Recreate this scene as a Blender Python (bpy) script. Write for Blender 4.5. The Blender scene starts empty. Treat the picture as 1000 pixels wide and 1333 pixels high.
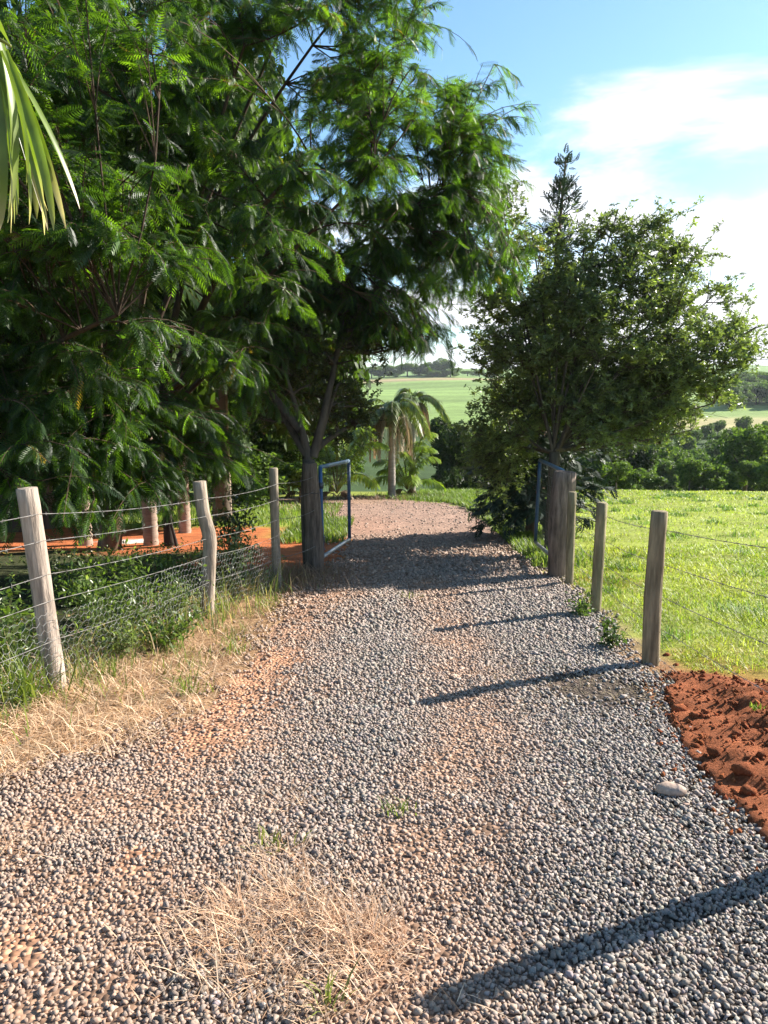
import bpy, math
import numpy as np
from math import radians, sin, cos, pi
rng = np.random.default_rng(7)
sc = bpy.context.scene
C = sc.collection

# ------------------------------------------------------------------ camera, sky, sun, exposure
F_PX, PITCH, CAM_H, SLOPE = 963.0, radians(9.8), 1.55, 0.093
cam_data = bpy.data.cameras.new('camera')
cam_data.sensor_fit = 'VERTICAL'; cam_data.sensor_height = 36.0
cam_data.lens = F_PX / 1333.0 * 36.0
cam_data.clip_start = 0.05; cam_data.clip_end = 6000
cam = bpy.data.objects.new('camera', cam_data); C.objects.link(cam)
cam.location = (0, 0, CAM_H); cam.rotation_euler = (pi/2 - PITCH, 0, 0)
sc.camera = cam

SUN_AZ, SUN_EL = radians(64.0), radians(29.0)           # azimuth from +Y towards +X
sun_dir = np.array([sin(SUN_AZ)*cos(SUN_EL), cos(SUN_AZ)*cos(SUN_EL), sin(SUN_EL)])
sun_data = bpy.data.lights.new('sun', 'SUN'); sun_data.energy = 5.0; sun_data.angle = radians(0.5)
sun_data.color = (1.0, 0.93, 0.83)
sun = bpy.data.objects.new('sun', sun_data); C.objects.link(sun)
sun.rotation_euler = (pi/2 - SUN_EL, 0, pi - SUN_AZ)
sun.location = (20, 12, 14)

world = bpy.data.worlds.new('World'); sc.world = world; world.use_nodes = True
wn = world.node_tree; wn.nodes.clear()
def WN(t, **k):
    n = wn.nodes.new(t)
    for a, v in k.items(): setattr(n, a, v)
    return n
def wmath(op, a, b=None, c=None, clamp=False):
    n = WN('ShaderNodeMath', operation=op); n.use_clamp = clamp
    for i, v in enumerate((a, b, c)):
        if v is None: continue
        if isinstance(v, (int, float)): n.inputs[i].default_value = v
        else: wn.links.new(v, n.inputs[i])
    return n.outputs[0]
sky = WN('ShaderNodeTexSky'); sky.sky_type = 'NISHITA'; sky.sun_disc = False
sky.sun_elevation = SUN_EL; sky.sun_rotation = SUN_AZ
sky.air_density = 1.0; sky.dust_density = 0.7; sky.ozone_density = 1.6; sky.altitude = 600
tc = WN('ShaderNodeTexCoord')
sep = WN('ShaderNodeSeparateXYZ'); wn.links.new(tc.outputs['Generated'], sep.inputs[0])
zc = wmath('MAXIMUM', sep.outputs[2], 0.0)
zd = wmath('ADD', zc, 0.22)
comb = WN('ShaderNodeCombineXYZ')
wn.links.new(wmath('DIVIDE', sep.outputs[0], zd), comb.inputs[0])
wn.links.new(wmath('DIVIDE', sep.outputs[1], zd), comb.inputs[1])
ns = WN('ShaderNodeTexNoise'); ns.inputs['Scale'].default_value = 1.25; ns.inputs['Detail'].default_value = 10
ns.inputs['Roughness'].default_value = 0.6; ns.inputs['Distortion'].default_value = 0.35
mp = WN('ShaderNodeMapping'); mp.inputs['Location'].default_value = (1.7, 0.6, 0.0); mp.inputs['Rotation'].default_value = (0, 0, radians(-20)); mp.inputs['Scale'].default_value = (0.75, 1.35, 1)
wn.links.new(comb.outputs[0], mp.inputs[0]); wn.links.new(mp.outputs[0], ns.inputs['Vector'])
dsun = WN('ShaderNodeVectorMath', operation='DOT_PRODUCT'); wn.links.new(tc.outputs['Generated'], dsun.inputs[0])
dsun.inputs[1].default_value = (sin(SUN_AZ), cos(SUN_AZ), 0)
dens = wmath('ADD', wmath('MULTIPLY', ns.outputs[0], 1.95), wmath('MULTIPLY', dsun.outputs['Value'], 0.97))
dens = wmath('SUBTRACT', dens, wmath('MULTIPLY', zc, 1.5))
mask = WN('ShaderNodeMapRange'); mask.interpolation_type = 'SMOOTHSTEP'
wn.links.new(dens, mask.inputs['Value'])
mask.inputs['From Min'].default_value = 1.10; mask.inputs['From Max'].default_value = 1.44
mix = WN('ShaderNodeMix', data_type='RGBA')
wn.links.new(mask.outputs[0], mix.inputs['Factor'])
tint = WN('ShaderNodeVectorMath', operation='MULTIPLY'); tint.inputs[1].default_value = (0.84, 1.03, 1.07); wn.links.new(sky.outputs[0], tint.inputs[0]); wn.links.new(tint.outputs[0], mix.inputs['A']); mix.inputs['B'].default_value = (5.4, 5.5, 5.7, 1)
bg = WN('ShaderNodeBackground'); bg.inputs['Strength'].default_value = 0.085
wn.links.new(mix.outputs['Result'], bg.inputs['Color'])
wo = WN('ShaderNodeOutputWorld'); wn.links.new(bg.outputs[0], wo.inputs['Surface'])

sc.view_settings.view_transform = 'Standard'; sc.view_settings.look = 'None'
sc.view_settings.exposure = 1.5; sc.view_settings.gamma = 1.0
sc.view_settings.use_curve_mapping = False
sc.render.engine = 'CYCLES'
sc.cycles.max_bounces = 7; sc.cycles.diffuse_bounces = 4; sc.cycles.glossy_bounces = 2
sc.cycles.transmission_bounces = 4; sc.cycles.transparent_max_bounces = 4
sc.cycles.sample_clamp_indirect = 6.0

# ------------------------------------------------------------------ pixel helpers (photo 1000 x 1333)
def ray(px, py):
    x = (px-500)/F_PX; v = (py-666.5)/F_PX
    return np.array([x, cos(PITCH)-v*sin(PITCH), -sin(PITCH)-v*cos(PITCH)])
def G(px, py):                                    # pixel to the sloping near ground
    d = ray(px, py); t = -CAM_H/(d[2]+SLOPE*d[1]); return np.array([0, 0, CAM_H]) + t*d
def P(px, py, Y):                                 # pixel to a point at distance Y
    d = ray(px, py); return np.array([0, 0, CAM_H]) + d*Y/d[1]
def project(p):
    q = np.asarray(p) - np.array([0, 0, CAM_H])
    fw = q[..., 1]*cos(PITCH) - q[..., 2]*sin(PITCH); up = q[..., 1]*sin(PITCH) + q[..., 2]*cos(PITCH)
    return 500 + F_PX*q[..., 0]/fw, 666.5 - F_PX*up/fw, fw

# ------------------------------------------------------------------ noise, terrain
_ph = rng.uniform(0, 6.28, (24, 2)); _an = rng.uniform(0, pi, 24)
def vnoise(x, y, wl, octv=3, seed=0):             # smooth wavy noise, about -1..1
    s = 0; a = 1.0; tot = 0
    for o in range(octv):
        for k in range(3):
            i = (seed*5 + o*3 + k) % 24
            ang = _an[i]; fr = 2*pi/wl*(0.8+0.35*k)
            u = x*cos(ang)+y*sin(ang); w = -x*sin(ang)+y*cos(ang)
            s = s + a*np.sin(u*fr+_ph[i, 0]+1.3*np.sin(w*fr*0.7+_ph[i, 1]))/2.0
        tot += a; a *= 0.55; wl = wl*0.47
    return s/tot
YS = np.array([-4000, -10, 0, 26, 31, 36, 50, 75, 110, 150, 200, 300, 450, 520, 720, 1000, 2000, 4500.])
ZS = np.array([372, 0.93, 0, -2.42, -2.92, -3.75, -7.0, -9.6, -9.8, -7.4, -5.2, -1.8, 3.0, 4.5, 15, 17, 8, 0.])
ZS[0] = 30; ZS[-1] = -20
def H(x, y):
    x = np.asarray(x, float); y = np.asarray(y, float)
    z = np.interp(y, YS, ZS)
    far = np.clip((y-120)/300, 0, 1)
    z = z + far*(vnoise(x, y, 420, 2, 1)*4 + np.clip((x-100)/300, -0.3, 1)*4)
    near = np.clip(1-np.abs(y-10)/26, 0, 1)
    z = z + vnoise(x, y, 3.1, 2, 2)*0.022*near + vnoise(x, y, 11, 2, 3)*0.05*np.clip((np.abs(x)-3)/4, 0, 1)
    # the verge on the left stands a little higher than the drive
    z = z + 0.05*np.exp(-((x+2.0)/0.6)**2)*np.clip((y-2.8)/1.0, 0, 1)*np.clip((10-y)/2, 0, 1)
    return z

# ------------------------------------------------------------------ mesh helpers
def mk_mesh(name, V, Fc, Col=None, smooth=False):
    V = np.ascontiguousarray(V, np.float32); Fc = np.ascontiguousarray(Fc, np.int32)
    me = bpy.data.meshes.new(name); k = Fc.shape[1]
    me.vertices.add(len(V)); me.vertices.foreach_set('co', V.ravel())
    me.loops.add(Fc.size); me.loops.foreach_set('vertex_index', Fc.ravel())
    me.polygons.add(len(Fc)); me.polygons.foreach_set('loop_start', np.arange(0, Fc.size, k, dtype=np.int32))
    if smooth: me.polygons.foreach_set('use_smooth', np.ones(len(Fc), bool))
    me.update(calc_edges=True)
    if Col is not None:
        a = me.color_attributes.new('Col', 'FLOAT_COLOR', 'POINT')
        c = np.ones((len(V), 4), np.float32); c[:, :3] = Col
        a.data.foreach_set('color', c.ravel())
    return me
class MB:                                         # collects triangles of one part
    def __init__(s): s.V = []; s.F = []; s.C = []; s.n = 0
    def add(s, V, Fc, col=(1, 1, 1)):
        V = np.asarray(V, float); s.V.append(V); s.F.append(np.asarray(Fc, int)+s.n)
        col = np.asarray(col, float); s.C.append(np.broadcast_to(col, (len(V), 3))); s.n += len(V)
        return s
    def build(s, name, mat, parent=None, smooth=False, origin=None):
        V = np.concatenate(s.V); Fc = np.concatenate(s.F); Cc = np.concatenate(s.C)
        off = np.array(parent.location) if parent is not None else np.zeros(3)
        if parent is not None and parent.parent is not None: off = off + np.array(parent.parent.location)
        if origin is not None: off = np.asarray(origin)
        o = bpy.data.objects.new(name, mk_mesh(name, V-off, Fc, Cc, smooth)); o.data.materials.append(mat)
        C.objects.link(o); o.parent = parent
        if origin is not None: o.location = origin
        return o
def thing(name, loc, label, cat, group=None):
    o = bpy.data.objects.new(name, None); C.objects.link(o); o.location = loc
    o.empty_display_size = 0.2
    return tag(o, label, cat, group)
def tag(o, label, cat, group=None, kind=None):
    o['label'] = label; o['category'] = cat
    if group: o['group'] = group
    if kind: o['kind'] = kind
    return o
def nrm(v): return v/np.maximum(np.linalg.norm(v, axis=-1, keepdims=True), 1e-9)
def tube(path, rad, sides=6, cap=True):
    path = np.asarray(path, float); n = len(path); rad = np.broadcast_to(np.asarray(rad, float), (n,))
    t = nrm(np.gradient(path, axis=0))
    ref = np.array([0, 0, 1.]) if abs(t[0, 2]) < 0.9 else np.array([1., 0, 0])
    a = nrm(np.cross(t, ref)); b = np.cross(t, a)
    ang = np.arange(sides)*2*pi/sides
    ring = a[:, None, :]*np.cos(ang)[None, :, None] + b[:, None, :]*np.sin(ang)[None, :, None]
    V = (path[:, None, :] + ring*rad[:, None, None]).reshape(-1, 3)
    i = np.arange(n-1)[:, None]*sides; j = np.arange(sides)[None, :]; j2 = (j+1) % sides
    q = np.stack([i+j, i+j2, i+sides+j2, i+sides+j], -1).reshape(-1, 4)
    Fc = np.concatenate([q[:, [0, 1, 2]], q[:, [0, 2, 3]]])
    if cap:
        V = np.concatenate([V, path[-1:], path[:1]]); c = n*sides
        e = (n-1)*sides
        Fc = np.concatenate([Fc, np.stack([np.full(sides, c), e+np.arange(sides), e+(np.arange(sides)+1) % sides], -1),
                             np.stack([np.full(sides, c+1), (np.arange(sides)+1) % sides, np.arange(sides)], -1)])
    return V, Fc
def bez(a, c, b, n=6):
    t = np.linspace(0, 1, n)[:, None]
    return (1-t)**2*a + 2*t*(1-t)*c + t*t*b
def inst(Tv, Tf, pos, X, Z, scale, col):          # copies of a template joined into arrays
    X = nrm(X); Y = nrm(np.cross(Z, X)); Zz = np.cross(X, Y); N = len(pos); nv = len(Tv)
    sc_ = np.asarray(scale, float)
    if sc_.ndim == 1: sc_ = np.repeat(sc_[:, None], 3, 1)
    L = Tv[None]*sc_[:, None, :]
    V = pos[:, None, :] + L[..., 0:1]*X[:, None] + L[..., 1:2]*Y[:, None] + L[..., 2:3]*Zz[:, None]
    Fc = Tf[None] + (np.arange(N)*nv)[:, None, None]
    Cc = np.repeat(col, nv, 0)
    return V.reshape(-1, 3), Fc.reshape(-1, 3), Cc
def rdir(n, r=rng): return nrm(r.normal(size=(n, 3)))
def jitcol(base, n, dv=0.2, dh=0.08, r=rng):
    c = np.asarray(base)[None]*(1+dv*r.normal(size=(n, 1)))*(1+dh*r.normal(size=(n, 3)))
    return np.clip(c, 0.004, 0.9)

# ------------------------------------------------------------------ materials
def newmat(name):
    m = bpy.data.materials.new(name); m.use_nodes = True; nt = m.node_tree
    return m, nt, nt.nodes['Principled BSDF'], nt.nodes['Material Output']
def N(nt, t, **k):
    n = nt.nodes.new(t)
    for a, v in k.items(): setattr(n, a, v)
    return n
def noise_node(nt, scale, detail=4, rough=0.55, coord='Object', stretch=None):
    t = N(nt, 'ShaderNodeTexCoord'); n = N(nt, 'ShaderNodeTexNoise')
    n.inputs['Scale'].default_value = scale; n.inputs['Detail'].default_value = detail; n.inputs['Roughness'].default_value = rough
    src = t.outputs[coord]
    if stretch:
        mp = N(nt, 'ShaderNodeMapping'); mp.inputs['Scale'].default_value = stretch
        nt.links.new(src, mp.inputs[0]); src = mp.outputs[0]
    nt.links.new(src, n.inputs['Vector']); return n
def vary(nt, colour_out, noise_out, lo, hi):      # colour multiplied by lo..hi along the noise
    r = N(nt, 'ShaderNodeMapRange'); r.inputs['From Min'].default_value = 0.3; r.inputs['From Max'].default_value = 0.7
    r.inputs['To Min'].default_value = lo; r.inputs['To Max'].default_value = hi
    nt.links.new(noise_out, r.inputs['Value'])
    m = N(nt, 'ShaderNodeVectorMath', operation='SCALE'); nt.links.new(colour_out, m.inputs[0]); nt.links.new(r.outputs[0], m.inputs['Scale'])
    return m.outputs[0]
def bump(nt, bsdf, height, strength, dist):
    b = N(nt, 'ShaderNodeBump'); b.inputs['Strength'].default_value = strength; b.inputs['Distance'].default_value = dist
    nt.links.new(height, b.inputs['Height']); nt.links.new(b.outputs[0], bsdf.inputs['Normal'])
def col_attr(nt):
    a = N(nt, 'ShaderNodeAttribute'); a.attribute_name = 'Col'; return a.outputs['Color']
def leaf_mat(name, trans=0.4, rough=0.42, spec=0.45, tint=(1.9, 2.1, 0.8)):
    m, nt, b, out = newmat(name); c = col_attr(nt)
    nt.links.new(c, b.inputs['Base Color']); b.inputs['Roughness'].default_value = rough; b.inputs['Specular IOR Level'].default_value = spec
    tr = N(nt, 'ShaderNodeBsdfTranslucent'); tm = N(nt, 'ShaderNodeVectorMath', operation='MULTIPLY'); tm.inputs[1].default_value = tint
    nt.links.new(c, tm.inputs[0]); nt.links.new(tm.outputs[0], tr.inputs['Color'])
    mx = N(nt, 'ShaderNodeMixShader'); mx.inputs[0].default_value = trans
    nt.links.new(b.outputs[0], mx.inputs[1]); nt.links.new(tr.outputs[0], mx.inputs[2]); nt.links.new(mx.outputs[0], out.inputs['Surface'])
    return m
def bark_mat(name, scale=14, stretch=(1, 1, 0.25), strength=0.7, lo=0.55, hi=1.3, dist=0.02, rough=0.9):
    m, nt, b, out = newmat(name); n = noise_node(nt, scale, 6, 0.65, stretch=stretch); n2 = noise_node(nt, 2.3, 3)
    c = vary(nt, vary(nt, col_attr(nt), n.outputs[0], lo, hi), n2.outputs[0], 0.75, 1.2)
    nt.links.new(c, b.inputs['Base Color']); b.inputs['Roughness'].default_value = rough
    b.inputs['Specular IOR Level'].default_value = 0.2
    bump(nt, b, n.outputs[0], strength, dist); return m
def plain_mat(name, rough=0.8, metal=0.0, spec=0.3):
    m, nt, b, out = newmat(name); n = noise_node(nt, 9, 5, 0.6)
    nt.links.new(vary(nt, col_attr(nt), n.outputs[0], 0.7, 1.25), b.inputs['Base Color'])
    b.inputs['Roughness'].default_value = rough; b.inputs['Metallic'].default_value = metal; b.inputs['Specular IOR Level'].default_value = spec
    return m
M_feather = leaf_mat('feathery_leaf', 0.5, 0.48, 0.45, (3.9, 4.0, 0.5))
M_broad = leaf_mat('glossy_leaf', 0.38, 0.36, 0.5, (1.9, 2.1, 0.7))
M_conifer = leaf_mat('conifer_needle', 0.12, 0.6, 0.3, (1.4, 1.6, 0.8))
M_far = leaf_mat('distant_leaf', 0.35, 0.6, 0.25, (1.8, 2.0, 0.7))
M_grass = leaf_mat('grass_blade', 0.45, 0.5, 0.35, (1.35, 1.5, 0.8))
M_straw = leaf_mat('dry_straw', 0.3, 0.6, 0.3, (1.1, 1.05, 0.9))
M_palm = leaf_mat('palm_leaflet', 0.4, 0.35, 0.5, (1.4, 1.5, 0.6))
M_bark = bark_mat('bark')
M_wood = bark_mat('weathered_post_wood', 30, (1, 1, 0.10), 0.9, 0.42, 1.4, 0.02)
M_roughpost = bark_mat('rough_gatepost_wood', 20, (1, 1, 0.14), 1.0, 0.35, 1.5, 0.05)
M_palmbark = bark_mat('palm_trunk', 10, (0.5, 0.5, 3.0), 0.6, 0.65, 1.2, 0.02)
M_wire = plain_mat('galvanised_wire', 0.6, 0.35)
M_paint = plain_mat('painted_steel', 0.5, 0.0, 0.5)
M_steel = plain_mat('bare_steel', 0.4, 0.6)
# gravel stones
m, nt, b, out = newmat('gravel_stone'); n = noise_node(nt, 60, 4, 0.6)
nt.links.new(vary(nt, col_attr(nt), n.outputs[0], 0.75, 1.25), b.inputs['Base Color']); b.inputs['Roughness'].default_value = 0.75
b.inputs['Specular IOR Level'].default_value = 0.35; bump(nt, b, n.outputs[0], 0.35, 0.006); M_stone = m
# terrain: colour by place, broken up by noise
def ground_mat(name, fine=45, s1=(0.6, 1.4), strength=0.6, dist=0.03):
    m, nt, b, out = newmat(name)
    n1 = noise_node(nt, fine, 6, 0.7); n2 = noise_node(nt, 4.2, 5, 0.6); n3 = noise_node(nt, 0.35, 4, 0.55)
    c = vary(nt, col_attr(nt), n1.outputs[0], *s1); c = vary(nt, c, n2.outputs[0], 0.72, 1.28); c = vary(nt, c, n3.outputs[0], 0.85, 1.15)
    tw_ = N(nt, 'ShaderNodeTexCoord'); wv_ = N(nt, 'ShaderNodeTexWave'); wv_.bands_direction = 'Y'; wv_.inputs['Scale'].default_value = 0.011; wv_.inputs['Distortion'].default_value = 2.5; wv_.inputs['Detail'].default_value = 2; wv_.inputs['Detail Scale'].default_value = 0.4
    nt.links.new(tw_.outputs['Object'], wv_.inputs['Vector']); c = vary(nt, c, wv_.outputs['Fac'], 0.90, 1.08)      # faint crop bands
    nt.links.new(c, b.inputs['Base Color']); b.inputs['Roughness'].default_value = 0.95; b.inputs['Specular IOR Level'].default_value = 0.1
    bump(nt, b, n1.outputs[0], strength, dist); return m
M_ground = ground_mat('ground_soil'); M_soil = ground_mat('red_soil', 70, (0.55, 1.35), 0.8, 0.03)
m, nt, b, out = newmat('drive_surface')
vo = N(nt, 'ShaderNodeTexVoronoi'); vo.inputs['Scale'].default_value = 42; tcn = N(nt, 'ShaderNodeTexCoord'); nt.links.new(tcn.outputs['Object'], vo.inputs['Vector'])
n1 = noise_node(nt, 60, 5, 0.7); n2 = noise_node(nt, 1.6, 5, 0.6)
sepv = N(nt, 'ShaderNodeSeparateColor'); nt.links.new(vo.outputs['Color'], sepv.inputs[0])
c = vary(nt, col_attr(nt), sepv.outputs[0], 0.62, 1.35); c = vary(nt, c, n2.outputs[0], 0.8, 1.2); c = vary(nt, c, n1.outputs[0], 0.8, 1.2)
nt.links.new(c, b.inputs['Base Color']); b.inputs['Roughness'].default_value = 0.95; b.inputs['Specular IOR Level'].default_value = 0.15
inv = N(nt, 'ShaderNodeMath', operation='SUBTRACT'); inv.inputs[0].default_value = 1.0; nt.links.new(vo.outputs['Distance'], inv.inputs[1])
bump(nt, b, inv.outputs[0], 0.9, 0.02); M_drive = m

# ------------------------------------------------------------------ the drive: edges from the photograph
LE = np.array([G(*q)[:2] for q in [(-260, 1250), (-160, 1090), (0, 1012), (130, 985), (235, 940), (300, 880), (335, 835), (368, 790), (395, 760), (428, 735), (452, 705), (445, 690)]]
              + [np.array(q) for q in [(-1.2, 17.0), (-2.0, 19.5), (-4.0, 21.5), (-8, 23), (-12, 24.5), (-14, 26)]])
RE = np.array([G(*q)[:2] for q in [(1330, 1250), (1180, 1190), (1005, 1090), (950, 1035), (895, 960), (860, 900), (812, 855), (775, 800), (735, 765), (690, 725), (652, 692), (625, 668)]]
              + [np.array(q) for q in [(2.45, 21.5), (1.9, 23.6), (0.9, 24.8), (-3, 25.6), (-9, 26.2), (-14, 26.8)]])
def order(a): a = a[np.argsort(a[:, 1])]; return a
LE, RE = order(LE), order(RE)
def xL(y): return np.interp(y, LE[:, 1], LE[:, 0]) + 0.09*vnoise(np.full_like(np.asarray(y, float), 3.3), np.asarray(y, float), 0.9, 3, 4)
def xR(y): return np.interp(y, RE[:, 1], RE[:, 0]) + 0.06*vnoise(np.full_like(np.asarray(y, float), 7.1), np.asarray(y, float), 0.8, 3, 1)
def seg_dist(x, y, pts):
    d = np.full(np.shape(x), 1e9)
    for a, b_ in zip(pts[:-1], pts[1:]):
        v = b_-a; t = np.clip(((x-a[0])*v[0]+(y-a[1])*v[1])/(v@v), 0, 1)
        d = np.minimum(d, np.hypot(x-a[0]-t*v[0], y-a[1]-t*v[1]))
    return d
tr_left = np.array([G(*q)[:2] for q in [(470, 740), (390, 800), (330, 865), (290, 940), (180, 1110), (60, 1330)]])
tr_mid = np.array([G(*q)[:2] for q in [(560, 760), (610, 880), (620, 960), (575, 1090), (500, 1330)]])
def dust(x, y):                                   # where red dust has settled into the stones
    w1 = np.exp(-(seg_dist(x, y, tr_left)/0.55)**2); w2 = np.exp(-(seg_dist(x, y, tr_mid)/0.36)**2)*0.85
    nz = 0.5+0.5*vnoise(x, y, 1.1, 3, 2)
    far = np.clip((y-6.8)/4, 0, 1)*0.72
    lft = np.clip((0.1-x)/0.9, 0, 1)*0.8
    return np.clip((np.maximum(np.maximum(w1, w2), lft))*(0.55+0.75*nz)+0.03+0.10*nz+far, 0, 1)

# ------------------------------------------------------------------ setting: ground
RED = np.array([0.36, 0.115, 0.045]); DRYSOIL = np.array([0.30, 0.17, 0.10]); GRASS = np.array([0.24, 0.28, 0.05])
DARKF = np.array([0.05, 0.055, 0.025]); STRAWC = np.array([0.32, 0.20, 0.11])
def sm(a, lo, hi): t = np.clip((a-lo)/(hi-lo), 0, 1); return t*t*(3-2*t)
def ground_colour(x, y):
    n = vnoise(x, y, 2.3, 3, 6); n2 = vnoise(x, y, 0.7, 3, 3)
    def mixc(c, k, w): return c*(1-w[..., None]) + np.asarray(k)*w[..., None]
    c = np.broadcast_to(GRASS, x.shape+(3,)).copy()
    c = mixc(c, [0.19, 0.20, 0.05], sm(n, 0.15, 0.7)*0.6)
    fx = 2.02 + 0.012*y                            # fence line on the right
    # between the drive and the right fence: dry dusty strip
    w = sm(fx+0.25+0.2*n2-x, 0, 0.4)*sm(x, 0.3, 0.9)*sm(12-y, 0, 3)
    c = mixc(c, [0.31, 0.22, 0.13], w)
    # red soil around the near posts and the mound
    w = np.exp(-(((x-2.3)/0.75)**2+((y-4.0)/1.1)**2))*1.3 + 0.7*np.exp(-(((x-2.7)/0.35)**2+((y-8.9)/0.5)**2))
    c = mixc(c, RED, np.clip(w+0.25*n2*(w > 0.1), 0, 1))
    # left verge straw, undergrowth, clearing, lawn
    left = sm(-x, 0.3, 0.9)*sm(9.5-y, 0, 1.2)
    c = mixc(c, STRAWC, left)
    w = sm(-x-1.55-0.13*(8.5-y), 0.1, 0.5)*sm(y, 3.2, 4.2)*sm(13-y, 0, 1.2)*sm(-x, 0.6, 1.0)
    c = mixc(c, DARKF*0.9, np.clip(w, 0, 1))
    w = sm(y+0.4*n, 11.0, 11.7)*sm(15.8+0.6*n-y, 0, 0.9)*sm(-x, 1.5, 2.6)
    w = np.maximum(w, sm(y, 9.4, 9.9)*sm(14.2+0.6*n-y, 0, 1.0)*sm(-x, 0.25, 0.7)*sm(3.2+x, 0, 0.8))
    c = mixc(c, RED*1.05, np.clip(w, 0, 1))
    pale = np.exp(-(((x+4.55)/0.55)**2+((y-12.9)/0.35)**2))
    c = mixc(c, [0.62, 0.56, 0.50], sm(pale+0.25*n2, 0.35, 0.7))
    # around the palms: leaf litter
    w = np.exp(-(((x-0.2)/1.6)**2+((y-26)/1.0)**2)); c = mixc(c, [0.17, 0.11, 0.07], sm(w+0.2*n2, 0.3, 0.8))
    # far side
    c = mixc(c, [0.045, 0.075, 0.022], sm(y, 33, 40)*sm(165-y, 0, 10))
    fld = sm(y, 160, 170)
    row = 0.9+0.16*np.sin(y*0.35+x*0.02)
    c = c*(1-fld[..., None]) + (np.array([0.21, 0.30, 0.085])*row[..., None])*fld[..., None]
    c = mixc(c, [0.36, 0.26, 0.15], sm(y, 425, 432)*sm(458-y, 0, 8)*sm(120-x, 0, 10))
    c = mixc(c, [0.34, 0.30, 0.14], sm(y, 150, 156)*sm(190-y, 0, 8)*sm(x, 55, 62))
    c = mixc(c, [0.17, 0.26, 0.08], sm(y, 480, 500))
    return c
def graded(lo, hi, fine_lo, fine_hi, step, gr=1.16):
    a = list(np.arange(fine_lo, fine_hi, step)); s = step
    while a[-1] < hi: s *= gr; a.append(min(a[-1]+s, hi))
    pre = []; s = step; v = fine_lo
    while v > lo: s *= gr; v = max(v-s, lo); pre.append(v)
    return np.array(pre[::-1]+a)
gx = graded(-3200, 3200, -5.5, 6.0, 0.12); gy = graded(-400, 4400, 1.0, 13.0, 0.12, 1.06)
Xg, Yg = np.meshgrid(gx, gy); Zg = H(Xg, Yg)
V = np.stack([Xg, Yg, Zg], -1).reshape(-1, 3); nx = len(gx)
ii, jj = np.meshgrid(np.arange(len(gx)-1), np.arange(len(gy)-1)); q = (jj*nx+ii).ravel()
Fq = np.stack([q, q+1, q+nx+1, q+nx], -1)
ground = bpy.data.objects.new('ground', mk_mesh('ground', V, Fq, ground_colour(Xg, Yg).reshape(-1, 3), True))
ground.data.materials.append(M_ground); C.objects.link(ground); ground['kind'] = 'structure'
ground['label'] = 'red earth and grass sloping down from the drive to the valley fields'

# ------------------------------------------------------------------ setting: driveway sheet and its gravel
dy = np.concatenate([np.arange(-3, 14, 0.1), np.arange(14, 26.6, 0.22)]); du = np.linspace(0, 1, 44)
U, Yd = np.meshgrid(du, dy); Xd = xL(Yd)*(1-U)+xR(Yd)*U
Zd = H(Xd, Yd) + 0.016*(1-(2*U-1)**8) - 0.006
dd = dust(Xd, Yd); nn = vnoise(Xd, Yd, 0.8, 3, 5)
cg = np.array([0.06, 0.05, 0.043]); cd = np.array([0.27, 0.165, 0.11])  # dark base tone paints in the shade of gaps between stones
cold = cg*(1-dd[..., None])+cd*dd[..., None]
wv_ = (0.85*np.exp(-(seg_dist(Xd, Yd, tr_left[:4])/0.34)**2))[..., None]; cold = cold*(1-wv_)+np.array([0.33, 0.195, 0.13])*wv_
for bx_, by_, br_ in [(*G(300, 915)[:2], 0.26), (*G(262, 965)[:2], 0.22), (*G(345, 860)[:2], 0.26), (*G(180, 1118)[:2], 0.08), (*G(318, 885)[:2], 0.2), (*G(15, 1240)[:2], 0.1)]:
    wv_ = np.exp(-(((Xd-bx_)**2+((Yd-by_)*0.8)**2)/br_**2))[..., None]; cold = cold*(1-wv_)+np.array([0.40, 0.205, 0.12])*wv_
wr = (sm(Yd, 13.2, 14.6)*sm(19.5-Yd, 0, 3)*np.exp(-((Xd+0.4)/0.8)**2))[..., None]; cold = cold*(1-wr*0.7)+RED*1.1*wr*0.7; wf = sm(Yd, 10.5, 14)[..., None]*0.8; cold = cold*(1-wf)+np.array([0.36, 0.235, 0.175])*wf
V = np.stack([Xd, Yd, Zd], -1).reshape(-1, 3); nx = len(du)
ii, jj = np.meshgrid(np.arange(nx-1), np.arange(len(dy)-1)); q = (jj*nx+ii).ravel()
drive = bpy.data.objects.new('driveway', mk_mesh('driveway', V, np.stack([q, q+1, q+nx+1, q+nx], -1), cold.reshape(-1, 3), True))
drive.data.materials.append(M_drive); C.objects.link(drive); drive['kind'] = 'structure'
drive['label'] = 'gravel and red dirt drive leading through the open gate'

ph = (1+5**0.5)/2
ICO_V = nrm(np.array([[-1, ph, 0], [1, ph, 0], [-1, -ph, 0], [1, -ph, 0], [0, -1, ph], [0, 1, ph], [0, -1, -ph], [0, 1, -ph], [ph, 0, -1], [ph, 0, 1], [-ph, 0, -1], [-ph, 0, 1]], float))
ICO_F = np.array([[0, 11, 5], [0, 5, 1], [0, 1, 7], [0, 7, 10], [0, 10, 11], [1, 5, 9], [5, 11, 4], [11, 10, 2], [10, 7, 6], [7, 1, 8], [3, 9, 4], [3, 4, 2], [3, 2, 6], [3, 6, 8], [3, 8, 9], [4, 9, 5], [2, 4, 11], [6, 2, 10], [8, 6, 7], [9, 8, 1]])
OCT_V = np.array([[1, 0, 0], [-1, 0, 0], [0, 1, 0], [0, -1, 0], [0, 0, 1], [0, 0, -1]], float)
OCT_F = np.array([[0, 2, 4], [2, 1, 4], [1, 3, 4], [3, 0, 4], [2, 0, 5], [1, 2, 5], [3, 1, 5], [0, 3, 5]])
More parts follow.
